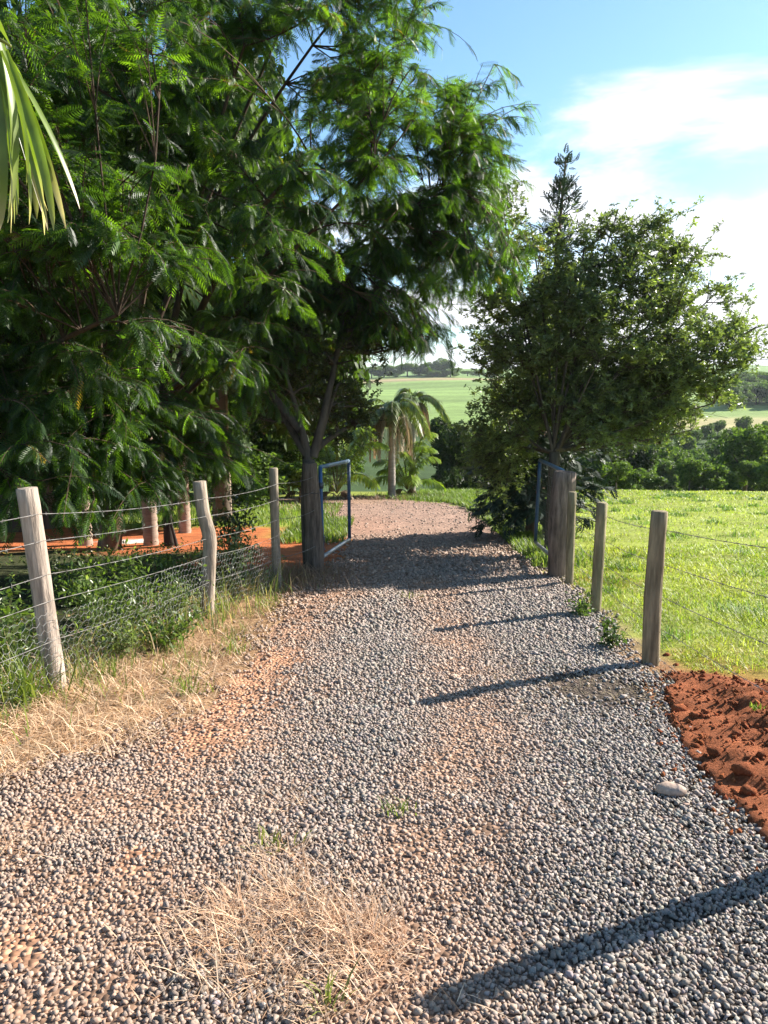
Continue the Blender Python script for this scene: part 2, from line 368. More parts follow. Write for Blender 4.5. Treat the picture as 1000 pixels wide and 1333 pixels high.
BOX_V = np.array([[-1, -1, -1], [1, -1, -1], [1, 1, -1], [-1, 1, -1], [-1, -1, 1], [1, -1, 1], [1, 1, 1], [-1, 1, 1]], float)*0.66
BOX_F = np.array([[0, 2, 1], [0, 3, 2], [4, 5, 6], [4, 6, 7], [0, 1, 5], [0, 5, 4], [1, 2, 6], [1, 6, 5], [2, 3, 7], [2, 7, 6], [3, 0, 4], [3, 4, 7]])
def box_variant(r):
    v = BOX_V*(1+0.28*r.normal(size=BOX_V.shape).clip(-1.6, 1.6)); v[4:, :2] *= r.uniform(0.45, 1.0); v[[1, 2, 5, 6], 1] *= r.uniform(0.5, 1.1)
    return v*np.array([1.25, 0.95, 0.78])
def stone_variant(r, base=ICO_V, jit=0.26):
    v = base*(1+jit*r.normal(size=(len(base), 1)).clip(-1.4, 1.4)); v = v + 0.08*r.normal(size=v.shape)
    return v*np.array([1.15, 0.9, 0.72])
BARE = [(*G(300, 915)[:2], 0.24), (*G(262, 965)[:2], 0.20), (*G(345, 860)[:2], 0.26), (*G(180, 1118)[:2], 0.07), (*G(318, 885)[:2], 0.2), (*G(805, 905)[:2], 0.30), (*G(740, 895)[:2], 0.2), (*G(15, 1240)[:2], 0.1), (*G(640, 1085)[:2], 0.06)]
def bare(x, y):
    w = 0.95*np.exp(-(seg_dist(x, y, tr_left[:4])/0.33)**2)*np.clip(0.65+0.8*vnoise(x, y, 0.6, 3, 5), 0, 1)
    for bx_, by_, br_ in BARE: w = w + np.exp(-(((x-bx_)**2+((y-by_)*0.8)**2)/br_**2))
    return np.clip(w, 0, 1)
def stone_field(y0, y1, g, margin):
    ys = np.arange(y0, y1, g); out = []
    for y in ys:
        lo = max(float(xL(y))-0.35, -0.62*y-margin); hi = min(float(xR(y))+0.2, 0.62*y+margin)
        if hi > lo: xs = np.arange(lo, hi, g); out.append(np.stack([xs, np.full_like(xs, y)], -1))
    p = np.concatenate(out); p = p + rng.uniform(-0.5, 0.5, p.shape)*g*0.95
    u = (p[:, 0]-xL(p[:, 1]))/(xR(p[:, 1])-xL(p[:, 1])); d = dust(p[:, 0], p[:, 1])
    edge = np.minimum(p[:, 0]-xL(p[:, 1]), xR(p[:, 1])-p[:, 0])
    keep = np.clip(0.62+edge/0.28, 0.03, 1)*(1-0.45*sm(d+0.35*vnoise(p[:, 0], p[:, 1], 0.45, 2, 7), 0.7, 1.1)) * np.clip(2.1-p[:, 1]/7.0, 0.05, 0.96)*(1-0.9*np.clip(bare(p[:, 0], p[:, 1])+0.3*vnoise(p[:, 0], p[:, 1], 0.22, 2, 3), 0, 1))
    return p[rng.random(len(p)) < keep]
GREY = np.array([0.250, 0.220, 0.194])
def stone_cols(p):
    n_ = len(p); d = np.clip(dust(p[:, 0], p[:, 1])*0.95+0.12*rng.normal(size=n_), 0, 1)[:, None]
    g_ = GREY*np.exp(0.20*rng.normal(size=(n_, 1)))*(1+0.03*rng.normal(size=(n_, 3)))
    t_ = np.array([0.330, 0.228, 0.168])*np.exp(0.20*rng.normal(size=(n_, 1)))
    c = g_*(1-d)+t_*d
    pk = rng.random(n_) < 0.008; c[pk] = np.array([0.36, 0.24, 0.18])
    return np.clip(c, 0.05, 0.6)
variants = [box_variant(rng) for _ in range(18)]
gb = MB(); near300 = []
for (y0, y1, g, mg, oct_) in [(1.0, 2.7, 0.0142, 0.7, False), (2.7, 4.2, 0.0168, 0.6, True), (4.2, 6.2, 0.0205, 0.35, True), (6.2, 9.2, 0.0275, 0.35, True), (9.2, 24.0, 0.040, 0.4, True)]:
    p = stone_field(y0, y1, g, mg); n_ = len(p)
    size = g*(0.64 if y0 < 2 else 0.58)*np.exp(0.27*rng.normal(size=n_)).clip(0.45, 1.8)
    z = H(p[:, 0], p[:, 1]) + 0.010 + size*(rng.uniform(0.05, 0.75 if y0 < 2 else 0.55, n_)-0.35*dust(p[:, 0], p[:, 1]))
    pos = np.column_stack([p, z]); cols = stone_cols(p)
    Xv = rdir(n_); Xv[:, 2] *= 0.45; Zv = np.column_stack([0.35*rng.normal(size=(n_, 2)), np.ones(n_)])
    vid = rng.integers(0, len(variants), n_)
    big = np.zeros(n_, bool)
    if y0 < 1.5:   # the 300 that show largest become pieces of their own
        sx, sy, dep = project(pos); inf = (sx > 5) & (sx < 995) & (sy < 1328)
        idx = np.where(inf)[0]; idx = idx[np.argsort(-(size[idx]/dep[idx]))][:300]; big[idx] = True
        near300 = [(pos[i], Xv[i], Zv[i], size[i], cols[i], vid[i]) for i in idx]
    for k, tv in enumerate(variants):
        s_ = (vid == k) & ~big
        if oct_: tvv, tff = stone_variant(rng, OCT_V, 0.2)*1.15, OCT_F
        else: tvv, tff = tv, BOX_F
        if s_.any(): gb.add(*inst(tvv, tff, pos[s_], Xv[s_], Zv[s_], size[s_], cols[s_]))
grav = gb.build('gravel', M_stone, drive); grav['kind'] = 'stuff'; grav['label'] = 'crushed grey stone covering the drive'
smesh = {}
import mathutils
def frame_matrix(pos, X, Z, s):
    X = nrm(X); Y = nrm(np.cross(Z, X)); Zz = np.cross(X, Y)
    return mathutils.Matrix([[X[i]*s, Y[i]*s, Zz[i]*s, pos[i]] for i in range(3)]+[[0, 0, 0, 1]])
for (p_, X_, Z_, s_, c_, k_) in near300:
    d_ = float(dust(np.array(p_[0]), np.array(p_[1]))); key = (int(k_), min(int(d_*2), 1))
    if key not in smesh:
        me = mk_mesh('stone', variants[k_], BOX_F, np.clip(c_, 0.12, 0.4)); me.materials.append(M_stone); smesh[key] = me
    o = bpy.data.objects.new('stone', smesh[key]); C.objects.link(o); o.parent = drive
    o.matrix_local = frame_matrix(p_, X_, Z_, s_)

# ------------------------------------------------------------------ wood posts, wires, fences, gates
def post(path, rad, col, mat, name, parent, sides=14, rough=0.03, r=rng):
    path = np.asarray(path, float)
    t = np.linspace(0, 1, 15); k = np.linspace(0, 1, len(path))
    pp = np.stack([np.interp(t, k, path[:, i]) for i in range(3)], -1); rr = np.interp(t, np.linspace(0, 1, len(rad)), rad)
    pp = np.concatenate([pp, pp[-1:]+(pp[-1]-pp[-2])*0.04]); rr = np.append(rr, rr[-1]*0.86)   # worn top edge
    V, Fc = tube(pp, rr, sides); n = len(pp)*sides
    ax = np.repeat(pp, sides, 0); d = V[:n]-ax
    f = 1+rough*(np.sin(np.tile(np.arange(sides), len(pp))*2*pi/sides*3+r.uniform(0, 6))+np.sin(np.tile(np.arange(sides), len(pp))*2*pi/sides*2+np.repeat(t.tolist()+[1], sides)*4+r.uniform(0, 6))) + rough*0.6*r.normal(size=n)
    if sides >= 16: f = f*np.repeat(1+0.09*np.sin(np.linspace(0, 7, len(pp))+r.uniform(0, 6)), sides); V[n-sides:n, 2] += 0.035*np.sin(np.arange(sides)*2*pi/sides*2+1)
    V[:n] = ax+d*f[:, None]
    return MB().add(V, Fc, col).build(name, mat, parent, True)
def ground_z(x, y): return float(H(np.array(float(x)), np.array(float(y))))
def strand(a, b_, sag, parent, name='barbed_wire', rad=0.0021, barb=0.11, r=rng):
    L = np.linalg.norm(b_-a); n = max(4, int(L/0.09)); t = np.linspace(0, 1, n)[:, None]
    pth = a+(b_-a)*t; pth[:, 2] -= sag*4*(t*(1-t))[:, 0]
    return pth
def wire_part(paths, name, parent, rad=0.0016, barbs=True, r=rng, col=(0.22, 0.21, 0.20)):
    mb = MB()
    for pth in paths:
        n = len(pth); ph_ = np.arange(n)*1.9
        off = np.stack([np.cos(ph_), np.zeros(n), np.sin(ph_)], -1)*rad*0.7
        mb.add(*tube(pth+off, rad, 4, False), col); mb.add(*tube(pth-off, rad*0.9, 4, False), col)
        if barbs:
            L = np.linalg.norm(pth[-1]-pth[0])
            for s_ in np.arange(0.06, L, 0.12)/L:
                i = min(int(s_*(n-1)), n-2); c_ = pth[i]+(pth[i+1]-pth[i])*(s_*(n-1)-i)
                for _ in range(2):
                    d = rdir(1, r)[0]*0.014; mb.add(*tube(np.array([c_-d, c_+d]), 0.0013, 3, False), col)
    return mb.build(name, M_wire, parent)
def hex_net(a, b_, h0, h1, name, parent, w=0.06, r=rng, rad=0.0011):
    L = np.linalg.norm((b_-a)[:2]); s = w/3**0.5; segs = []
    cols = int(L/(w/2)); rows = int(max(h0, h1)/(1.5*s))+1
    def pt(i, rr, hi):
        u = i*w/2/L; zz = rr*1.5*s + (s/2 if hi else 0)
        zz = zz + 0.006*sin(i*1.7+rr*2.1); lim = h0+(h1-h0)*u
        p = a+(b_-a)*u; p = np.array([p[0], p[1], ground_z(p[0], p[1])])
        bul = 0.025*sin(zz*7+u*5)+0.012*sin(u*23+rr)
        nrm_ = np.array([-(b_-a)[1], (b_-a)[0], 0])/L
        return p+np.array([0, 0, zz-0.02])+nrm_*bul, zz <= lim
    for rr in range(rows):
        for i in range(cols):
            hi = (i+rr) % 2 == 0
            p0, k0 = pt(i, rr, hi); p1, k1 = pt(i+1, rr, not hi)
            if k0 and k1: segs.append((p0, p1))
            if hi:
                p2, k2 = pt(i, rr+1, False)
                if k0 and k2: segs.append((p0, p2))
    mb = MB()
    for p0, p1 in segs: mb.add(*tube(np.array([p0, p1]), rad, 3, False), (0.32, 0.32, 0.31))
    return mb.build(name, M_wire, parent)

WOODC = (0.36, 0.29, 0.225); WOODD = (0.25, 0.19, 0.135); WOODM = (0.22, 0.175, 0.10)
# left fence: base pixel -> ground, top from the photograph at the same distance
def on_ground(px, py): g_ = G(px, py); g_[2] = ground_z(g_[0], g_[1]); return g_
L1, L2, L3 = on_ground(74, 905), on_ground(270, 805), on_ground(361, 765)
L0 = np.array([-2.72, 2.15, 0]); L0[2] = ground_z(L0[0], L0[1])
T1, T2, T3 = P(35, 636, L1[1]), P(260, 627, L2[1]), P(356, 610, L3[1]); T0 = L0+np.array([-0.05, 0, 1.3])
lf = thing('wire_fence', tuple(L1), 'barbed wire fence with sagging hexagonal netting and pale round posts beside dry grass', 'fence')
dn = np.array([0, 0, -0.3])
post([L0+dn, L0, T0], [0.068, 0.066, 0.062], WOODC, M_wood, 'post', lf)
post([L1+dn, L1, L1*0.4+T1*0.6, T1], [0.066, 0.064, 0.062, 0.064], (0.40, 0.325, 0.265), M_wood, 'post', lf)
K2 = P(271, 690, L2[1])
post([L2+dn, L2, P(272, 745, L2[1]), P(274, 700, L2[1]), P(264, 665, L2[1]), T2], [0.072, 0.070, 0.064, 0.064, 0.062, 0.060], (0.36, 0.29, 0.225), M_wood, 'post', lf)
post([L3+dn, L3, T3], [0.056, 0.054, 0.050], (0.30, 0.25, 0.19), M_wood, 'post', lf)
gpL = on_ground(410, 745)
lp = [(L0, T0), (L1, T1), (L2, T2), (L3, T3), (gpL, P(404, 602, gpL[1]))]
for fr in (0.88, 0.75, 0.585, 0.26, 0.455):
    paths = []
    for (b0, t0), (b1, t1) in zip(lp[:-1], lp[1:]):
        if fr == 0.455 and b1 is gpL: continue
        a = b0+(t0-b0)*fr; b_ = b1+(t1-b1)*fr
        nv = nrm(np.array([b1[1]-b0[1], -(b1[0]-b0[0]), 0]))*0.064
        paths.append(strand(a+nv, b_+nv, 0.015+0.02*rng.random(), lf))
    wire_part(paths, 'barbed_wire' if fr != 0.455 else 'netting_wire', lf, barbs=(fr != 0.455))
for (a, b_, h0, h1) in [(L0, L1, 0.52, 0.56), (L1, L2, 0.56, 0.62), (L2, L3, 0.62, 0.60)]:
    nv = nrm(np.array([b_[1]-a[1], -(b_[0]-a[0]), 0]))*0.067
    hex_net(a+nv, b_+nv, h0, h1, 'wire_netting', lf)

# right fence
R1, R2, R3 = on_ground(847, 866), on_ground(775, 797), on_ground(741, 761)
R0 = np.array([2.03, 2.72, 0]); R0[2] = ground_z(*R0[:2]); Rm = np.array([2.2, 0.5, 0]); Rm[2] = ground_z(*Rm[:2])
S1, S2, S3 = P(859, 666, R1[1]), P(784, 655, R2[1]), P(745, 641, R3[1])
S0 = R0+np.array([0.01, 0, 1.28]); Sm = Rm+np.array([0, 0, 1.25])
rf = thing('wire_fence', tuple(R1), 'barbed wire fence of slim greenish posts between the gravel drive and the meadow', 'fence')
post([Rm+dn, Rm, Sm], [0.06, 0.058, 0.056], WOODM, M_wood, 'post', rf)
post([R0+dn, R0, S0], [0.054, 0.052, 0.050], WOODM, M_wood, 'post', rf)
post([R1+dn, R1, R1*0.5+S1*0.5+np.array([-0.012, 0, 0]), S1], [0.064, 0.062, 0.060, 0.056], (0.25, 0.20, 0.125), M_wood, 'post', rf)
post([R2+dn, R2, S2], [0.056, 0.055, 0.053], (0.26, 0.22, 0.13), M_wood, 'post', rf)
post([R3+dn, R3, S3], [0.052, 0.05, 0.048], (0.25, 0.21, 0.13), M_wood, 'post', rf)
rp = [(Rm, Sm), (R0, S0), (R1, S1), (R2, S2), (R3, S3)]
for fr in (0.88, 0.66, 0.45, 0.24, 0.04):
    paths = [strand(b0+(t0-b0)*fr+np.array([0.058, 0, 0]), b1+(t1-b1)*fr+np.array([0.058, 0, 0]), 0.02, rf) for (b0, t0), (b1, t1) in zip(rp[:-1], rp[1:])]
    wire_part(paths, 'barbed_wire', rf, rad=0.0018, col=(0.22, 0.20, 0.19))

# gate posts
g1 = thing('gate_post', tuple(gpL), 'thick dark wooden gate post in front of a forked tree trunk', 'post')
post([gpL+dn, gpL, P(409, 690, gpL[1]), P(403, 603, gpL[1])], [0.130, 0.118, 0.104, 0.098], (0.18, 0.135, 0.105), M_roughpost, 'shaft', g1, 16, 0.04)
ring = P(405, 641, gpL[1])
th = np.linspace(0, 2*pi, 17); wire_part([np.stack([ring[0]+0.118*np.cos(th), ring[1]+0.118*np.sin(th), ring[2]+0.004*np.sin(3*th)], -1)], 'tie_wire', g1, 0.003, False, col=(0.06, 0.055, 0.05))
gpR = on_ground(728, 750); gpR[1] += 0.05
g2 = thing('gate_post', tuple(gpR), 'stout grooved grey gate post at the end of the meadow fence', 'post')
post([gpR+dn, gpR, P(729, 680, gpR[1]), P(735, 614, gpR[1])], [0.185, 0.158, 0.138, 0.130], (0.22, 0.165, 0.135), M_roughpost, 'shaft', g2, 18, 0.06)

BLUE = (0.03, 0.10, 0.24)
def gate(near_top, near_bot, far_top, far_bot, label):
    o = thing('steel_gate', tuple(near_bot), label, 'gate')
    for nm, a, b_, c_, mt in [('hinge_stile', near_bot, near_top, BLUE, M_paint), ('top_rail', near_top, far_top, (0.13, 0.21, 0.29), M_paint),
                              ('end_stile', far_top, far_bot, (0.03, 0.07, 0.14), M_paint), ('bottom_rail', far_bot, near_bot, (0.42, 0.42, 0.41), M_steel)]:
        MB().add(*tube(np.linspace(a, b_, 5), 0.027, 10), c_).build(nm, mt, o, True)
    mb = MB()                                           # thin wire infill
    for t in np.linspace(0.03, 0.97, 14):
        mb.add(*tube(np.array([near_bot+(far_bot-near_bot)*t, near_top+(far_top-near_top)*t]), 0.0013, 3, False), (0.2, 0.2, 0.2))
    for t in np.linspace(0.03, 0.97, 10):
        mb.add(*tube(np.array([near_bot+(near_top-near_bot)*t, far_bot+(far_top-far_bot)*t]), 0.0013, 3, False), (0.2, 0.2, 0.2))
    mb.build('mesh_infill', M_wire, o)
    for t in (0.2, 0.8):
        p = near_bot+(near_top-near_bot)*t
        MB().add(*tube(np.array([p-np.array([0, 0, 0.04]), p+np.array([0, 0, 0.04])]), 0.036, 8), (0.05, 0.06, 0.08)).build('hinge', M_paint, o)
    return o
yn = gpL[1]+0.12; yf = yn+1.72
gate(P(417, 608, yn), P(420, 725, yn), P(454, 600, yf), P(455, 702, yf), 'open blue tubular steel gate leaf hinged beside the forked tree')
yn = gpR[1]+0.15; yf = yn+1.65
gate(P(733, 613, yn), P(718, 724, yn), P(703, 599, yf), P(697, 706, yf), 'open rusty blue gate leaf folded back below the dark conifer')

# ------------------------------------------------------------------ earth mound, clods, loose pale rock
mx = np.arange(1.0, 4.6, 0.035); my = np.arange(2.0, 5.4, 0.035); Xm, Ym = np.meshgrid(mx, my)
edge_l = np.array([G(*q)[:2] for q in [(1060, 1150), (1000, 1098), (955, 1055), (915, 1015), (885, 975), (872, 935), (868, 900), (880, 872)]]); edge_l = order(edge_l)
edx = np.interp(Ym, edge_l[:, 1], edge_l[:, 0]) + 0.05*vnoise(Xm, Ym, 0.35, 3, 2)
far_y = np.interp(Xm, [1.7, 1.95, 2.35, 2.8, 3.4, 4.2], [5.1, 4.95, 4.78, 4.5, 4.2, 3.8]) + 0.06*vnoise(Xm, Ym, 0.4, 2, 5)
ins = np.minimum(np.minimum(Xm-edx, (far_y-Ym)*1.1), np.minimum((4.3-Xm), (Ym-2.15)))
lump = vnoise(Xm, Ym, 0.6, 2, 1)*0.6+vnoise(Xm, Ym, 0.23, 2, 3)*0.3+0.08*rng.normal(size=Xm.shape)
hm = np.where(ins > 0, 0.03+0.13*sm(ins, 0, 0.8), 0)*(1+0.25*lump) + np.where(ins > 0, 0.020*lump*sm(ins, 0, 0.15), -0.03)
hm = np.maximum(hm, np.where(ins > 0, 0.012, -0.03))
Zm = H(Xm, Ym)+hm
V = np.stack([Xm, Ym, Zm], -1).reshape(-1, 3); nx = len(mx)
ii, jj = np.meshgrid(np.arange(len(mx)-1), np.arange(len(my)-1)); q = (jj*nx+ii).ravel(); inside = (ins > -0.05)
kq = inside[:-1, :-1] & inside[1:, 1:] & inside[1:, :-1] & inside[:-1, 1:]
Fq = np.stack([q, q+1, q+nx+1, q+nx], -1)[kq.ravel()]
used = np.unique(Fq); remap = -np.ones(len(V), int); remap[used] = np.arange(len(used))
mcol = np.array([0.34, 0.112, 0.048])*(1+0.2*vnoise(Xm, Ym, 0.5, 3, 6).reshape(-1, 1)[used])
mo = np.array([2.3, 3.7, ground_z(2.3, 3.7)])
mound = bpy.data.objects.new('earth_mound', mk_mesh('earth_mound', V[used]-mo, remap[Fq], mcol, True)); mound.location = mo
mound.data.materials.append(M_soil); C.objects.link(mound)
tag(mound, 'fresh heap of red soil with lumps at the edge of the gravel', 'earth mound')
def mound_z(x, y):
    i = int(round((x-1.0)/0.035)); j = int(round((y-2.0)/0.035)); i = min(max(i, 0), len(mx)-1); j = min(max(j, 0), len(my)-1); return Zm[j, i]
ICO2 = None
def subdiv(V, Fc):
    V = list(map(tuple, V)); out = []; cache = {}
    def mid(a, b_):
        k = (min(a, b_), max(a, b_))
        if k not in cache: m_ = nrm((np.array(V[a])+np.array(V[b_]))/2); V.append(tuple(m_)); cache[k] = len(V)-1
        return cache[k]
    for a, b_, c_ in Fc:
        x, y, z = mid(a, b_), mid(b_, c_), mid(c_, a); out += [(a, x, z), (b_, y, x), (c_, z, y), (x, y, z)]
    return np.array(V), np.array(out)
I2V, I2F = subdiv(ICO_V, ICO_F)
def lumpy(r, s=(1, 1, 1), j=0.12):
    v = I2V*(1+j*r.normal(size=(len(I2V), 1))+0.18*np.sin(I2V[:, :1]*3+r.uniform(0, 6))*np.cos(I2V[:, 1:2]*3+r.uniform(0, 6))); return v*np.array(s)
for (px, py, s_) in [(884, 938, 0.062), (903, 950, 0.04), (918, 945, 0.036), (931, 1000, 0.058), (958, 978, 0.034), (966, 1026, 0.075), (985, 972, 0.034), (915, 905, 0.03), (950, 940, 0.026), (897, 915, 0.03), (974, 1046, 0.05), (935, 918, 0.022), (960, 905, 0.026), (990, 1010, 0.04), (905, 985, 0.03), (850, 875, 0.045), (868, 862, 0.035), (880, 875, 0.03), (945, 960, 0.02), (925, 965, 0.018), (975, 925, 0.02)]:
    s_ *= 0.58; g_ = G(px, py-8); g_[2] = max(mound_z(g_[0], g_[1]), ground_z(g_[0], g_[1]))+s_*0.25
    MB().add(lumpy(rng, (s_*1.2, s_, s_*0.85), 0.15)+g_, I2F, np.array([0.30, 0.095, 0.04])*rng.uniform(0.8, 1.15)).build('clod', M_soil, mound, True)
nc = 4200; cx = rng.uniform(1.15, 3.4, nc); cy = rng.uniform(2.3, 5.0, nc); iM = np.clip(((cx-1.0)/0.035).round().astype(int), 0, len(mx)-1); jM = np.clip(((cy-2.0)/0.035).round().astype(int), 0, len(my)-1)
okc = ins[jM, iM] > -0.22*rng.random(nc)**2; cx, cy, iM, jM = cx[okc], cy[okc], iM[okc], jM[okc]; nc = len(cx); cs = 0.006+0.016*rng.random(nc)**3
cpos = np.column_stack([cx, cy, np.maximum(Zm[jM, iM], H(cx, cy)+0.012)+cs*0.3]); crm = MB()
crm.add(*inst(stone_variant(rng, OCT_V, 0.2), OCT_F, cpos, rdir(nc), rdir(nc), cs, jitcol([0.34, 0.112, 0.048], nc, 0.2, 0.05)))
crumbs = crm.build('crumbs', M_soil, mound); crumbs['kind'] = 'stuff'
g_ = G(872, 1034); g_[2] = ground_z(g_[0], g_[1])+0.03
rv = lumpy(rng, (0.066, 0.04, 0.034), 0.05); rv[:, 2] = np.clip(rv[:, 2], -0.02, 0.026); rv[:, 0] += 0.4*rv[:, 2]
rock = MB().add(rv@np.array([[cos(0.25), sin(0.25)*-1, 0], [sin(0.25), cos(0.25), 0], [0, 0, 1]])+g_, I2F, (0.37, 0.27, 0.21)).build('rock', M_stone, None, False, origin=g_)
tag(rock, 'lone pale flat rock lying on the gravel near the red soil heap', 'rock')

# ------------------------------------------------------------------ foliage templates
def t_feather(pairs=10, droop=0.28):              # twice-pinnate leaf along +X, length 1
    V = []; Fc = []
    def rach(t): return np.array([t, 0, -droop*t*t])
    for t0, t1 in zip(np.linspace(0, 1, 4)[:-1], np.linspace(0, 1, 4)[1:]):
        a, b_ = rach(t0), rach(t1); k = len(V); w = 0.007
        V += [a+[0, w, 0], a-[0, w, 0], b_+[0, 0, 0]]; Fc += [(k, k+1, k+2)]
    for i in range(pairs):
        t = 0.10+0.88*i/(pairs-1); L = 0.30*(sin(pi*(0.16+0.72*(i/(pairs-1))))**0.7); w = 0.030
        o = rach(t)
        for s_ in (-1, 1):
            d = nrm(np.array([0.62+0.3*i/pairs, s_*1.0, -0.28-0.1*(i % 3)])); side = nrm(np.cross(d, [0, 0, 1.]))
            k = len(V); V += [o+side*w*0.4, o+d*L+np.array([0, 0, -0.2*L*droop*4]), o+d*L*0.42-side*w*1.3]
            Fc += [(k, k+1, k+2)]
    return np.array(V, float), np.array(Fc)
def t_diamond(w=0.24, fold=0.06):
    return np.array([[0, 0, 0], [0.45, w, fold], [1, 0, -0.05], [0.45, -w, fold]], float), np.array([[0, 1, 2], [0, 2, 3]])
def t_cluster(k=5, r=rng, w=0.2):                 # a few small leaves spread from one point
    V = []; Fc = []; dv, df = t_diamond(w)
    for i in range(k):
        a = 2*pi*i/k+r.uniform(-0.4, 0.4); el = r.uniform(-0.2, 0.7)
        X = np.array([[cos(a)*cos(el), sin(a)*cos(el), sin(el)]]); Z = np.array([[0, 0, 1.]])+0.4*r.normal(size=(1, 3))
        v, f_, _ = inst(dv, df, np.zeros((1, 3)), X, Z, np.array([r.uniform(0.7, 1.1)]), np.ones((1, 3))); Fc.append(f_+len(V)*4); V.append(v)
    return np.concatenate(V), np.concatenate(Fc)
def t_spray(n=7):                                 # flat conifer spray along +X
    V = []; Fc = []
    for i in range(n):
        t = i/(n-1); s_ = (-1)**i; L = 0.55*(1-0.55*t)
        o = np.array([t*0.8, 0, 0]); d = nrm(np.array([1.0, s_*0.75, -0.1])) if i < n-1 else np.array([1., 0, 0]); side = np.array([-d[1], d[0], 0])*0.045
        k = len(V); V += [o-side, o+d*L*0.5+side*1.6, o+d*L, o+d*L*0.5-side*1.6]; Fc += [(k, k+1, k+2), (k, k+2, k+3)]
    return np.array(V, float), np.array(Fc)

# ------------------------------------------------------------------ tree skeletons
def in_ell(n, ells, r, shell=0.5):
    w = np.array([np.prod(e[1])**0.66 for e in ells]); idx = r.choice(len(ells), n, p=w/w.sum())
    d = rdir(n, r)*(r.random((n, 1))**(shell)); c = np.array([e[0] for e in ells])[idx]; rad = np.array([e[1] for e in ells])[idx]
    return c+d*rad
def attach(tips, base, r, rise=0.25, up_pen=1.6, n=6, wob=0.12):
    out = []
    for t in tips:
        d = t-base; dist = np.linalg.norm(d, axis=1)+up_pen*np.maximum(0, -d[:, 2]+0.05)
        b_ = base[np.argmin(dist+r.random(len(dist))*0.15*dist.min())]; L = np.linalg.norm(t-b_)
        c_ = (b_+t)/2+np.array([0, 0, rise*L])+r.normal(size=3)*wob*L
        out.append(bez(b_, c_, t, n))
    return out
def branch_mesh(mb, curves, r0, r1, sides, col):
    for c_ in curves: mb.add(*tube(c_, np.linspace(r0, r1, len(c_)), sides, False), col)

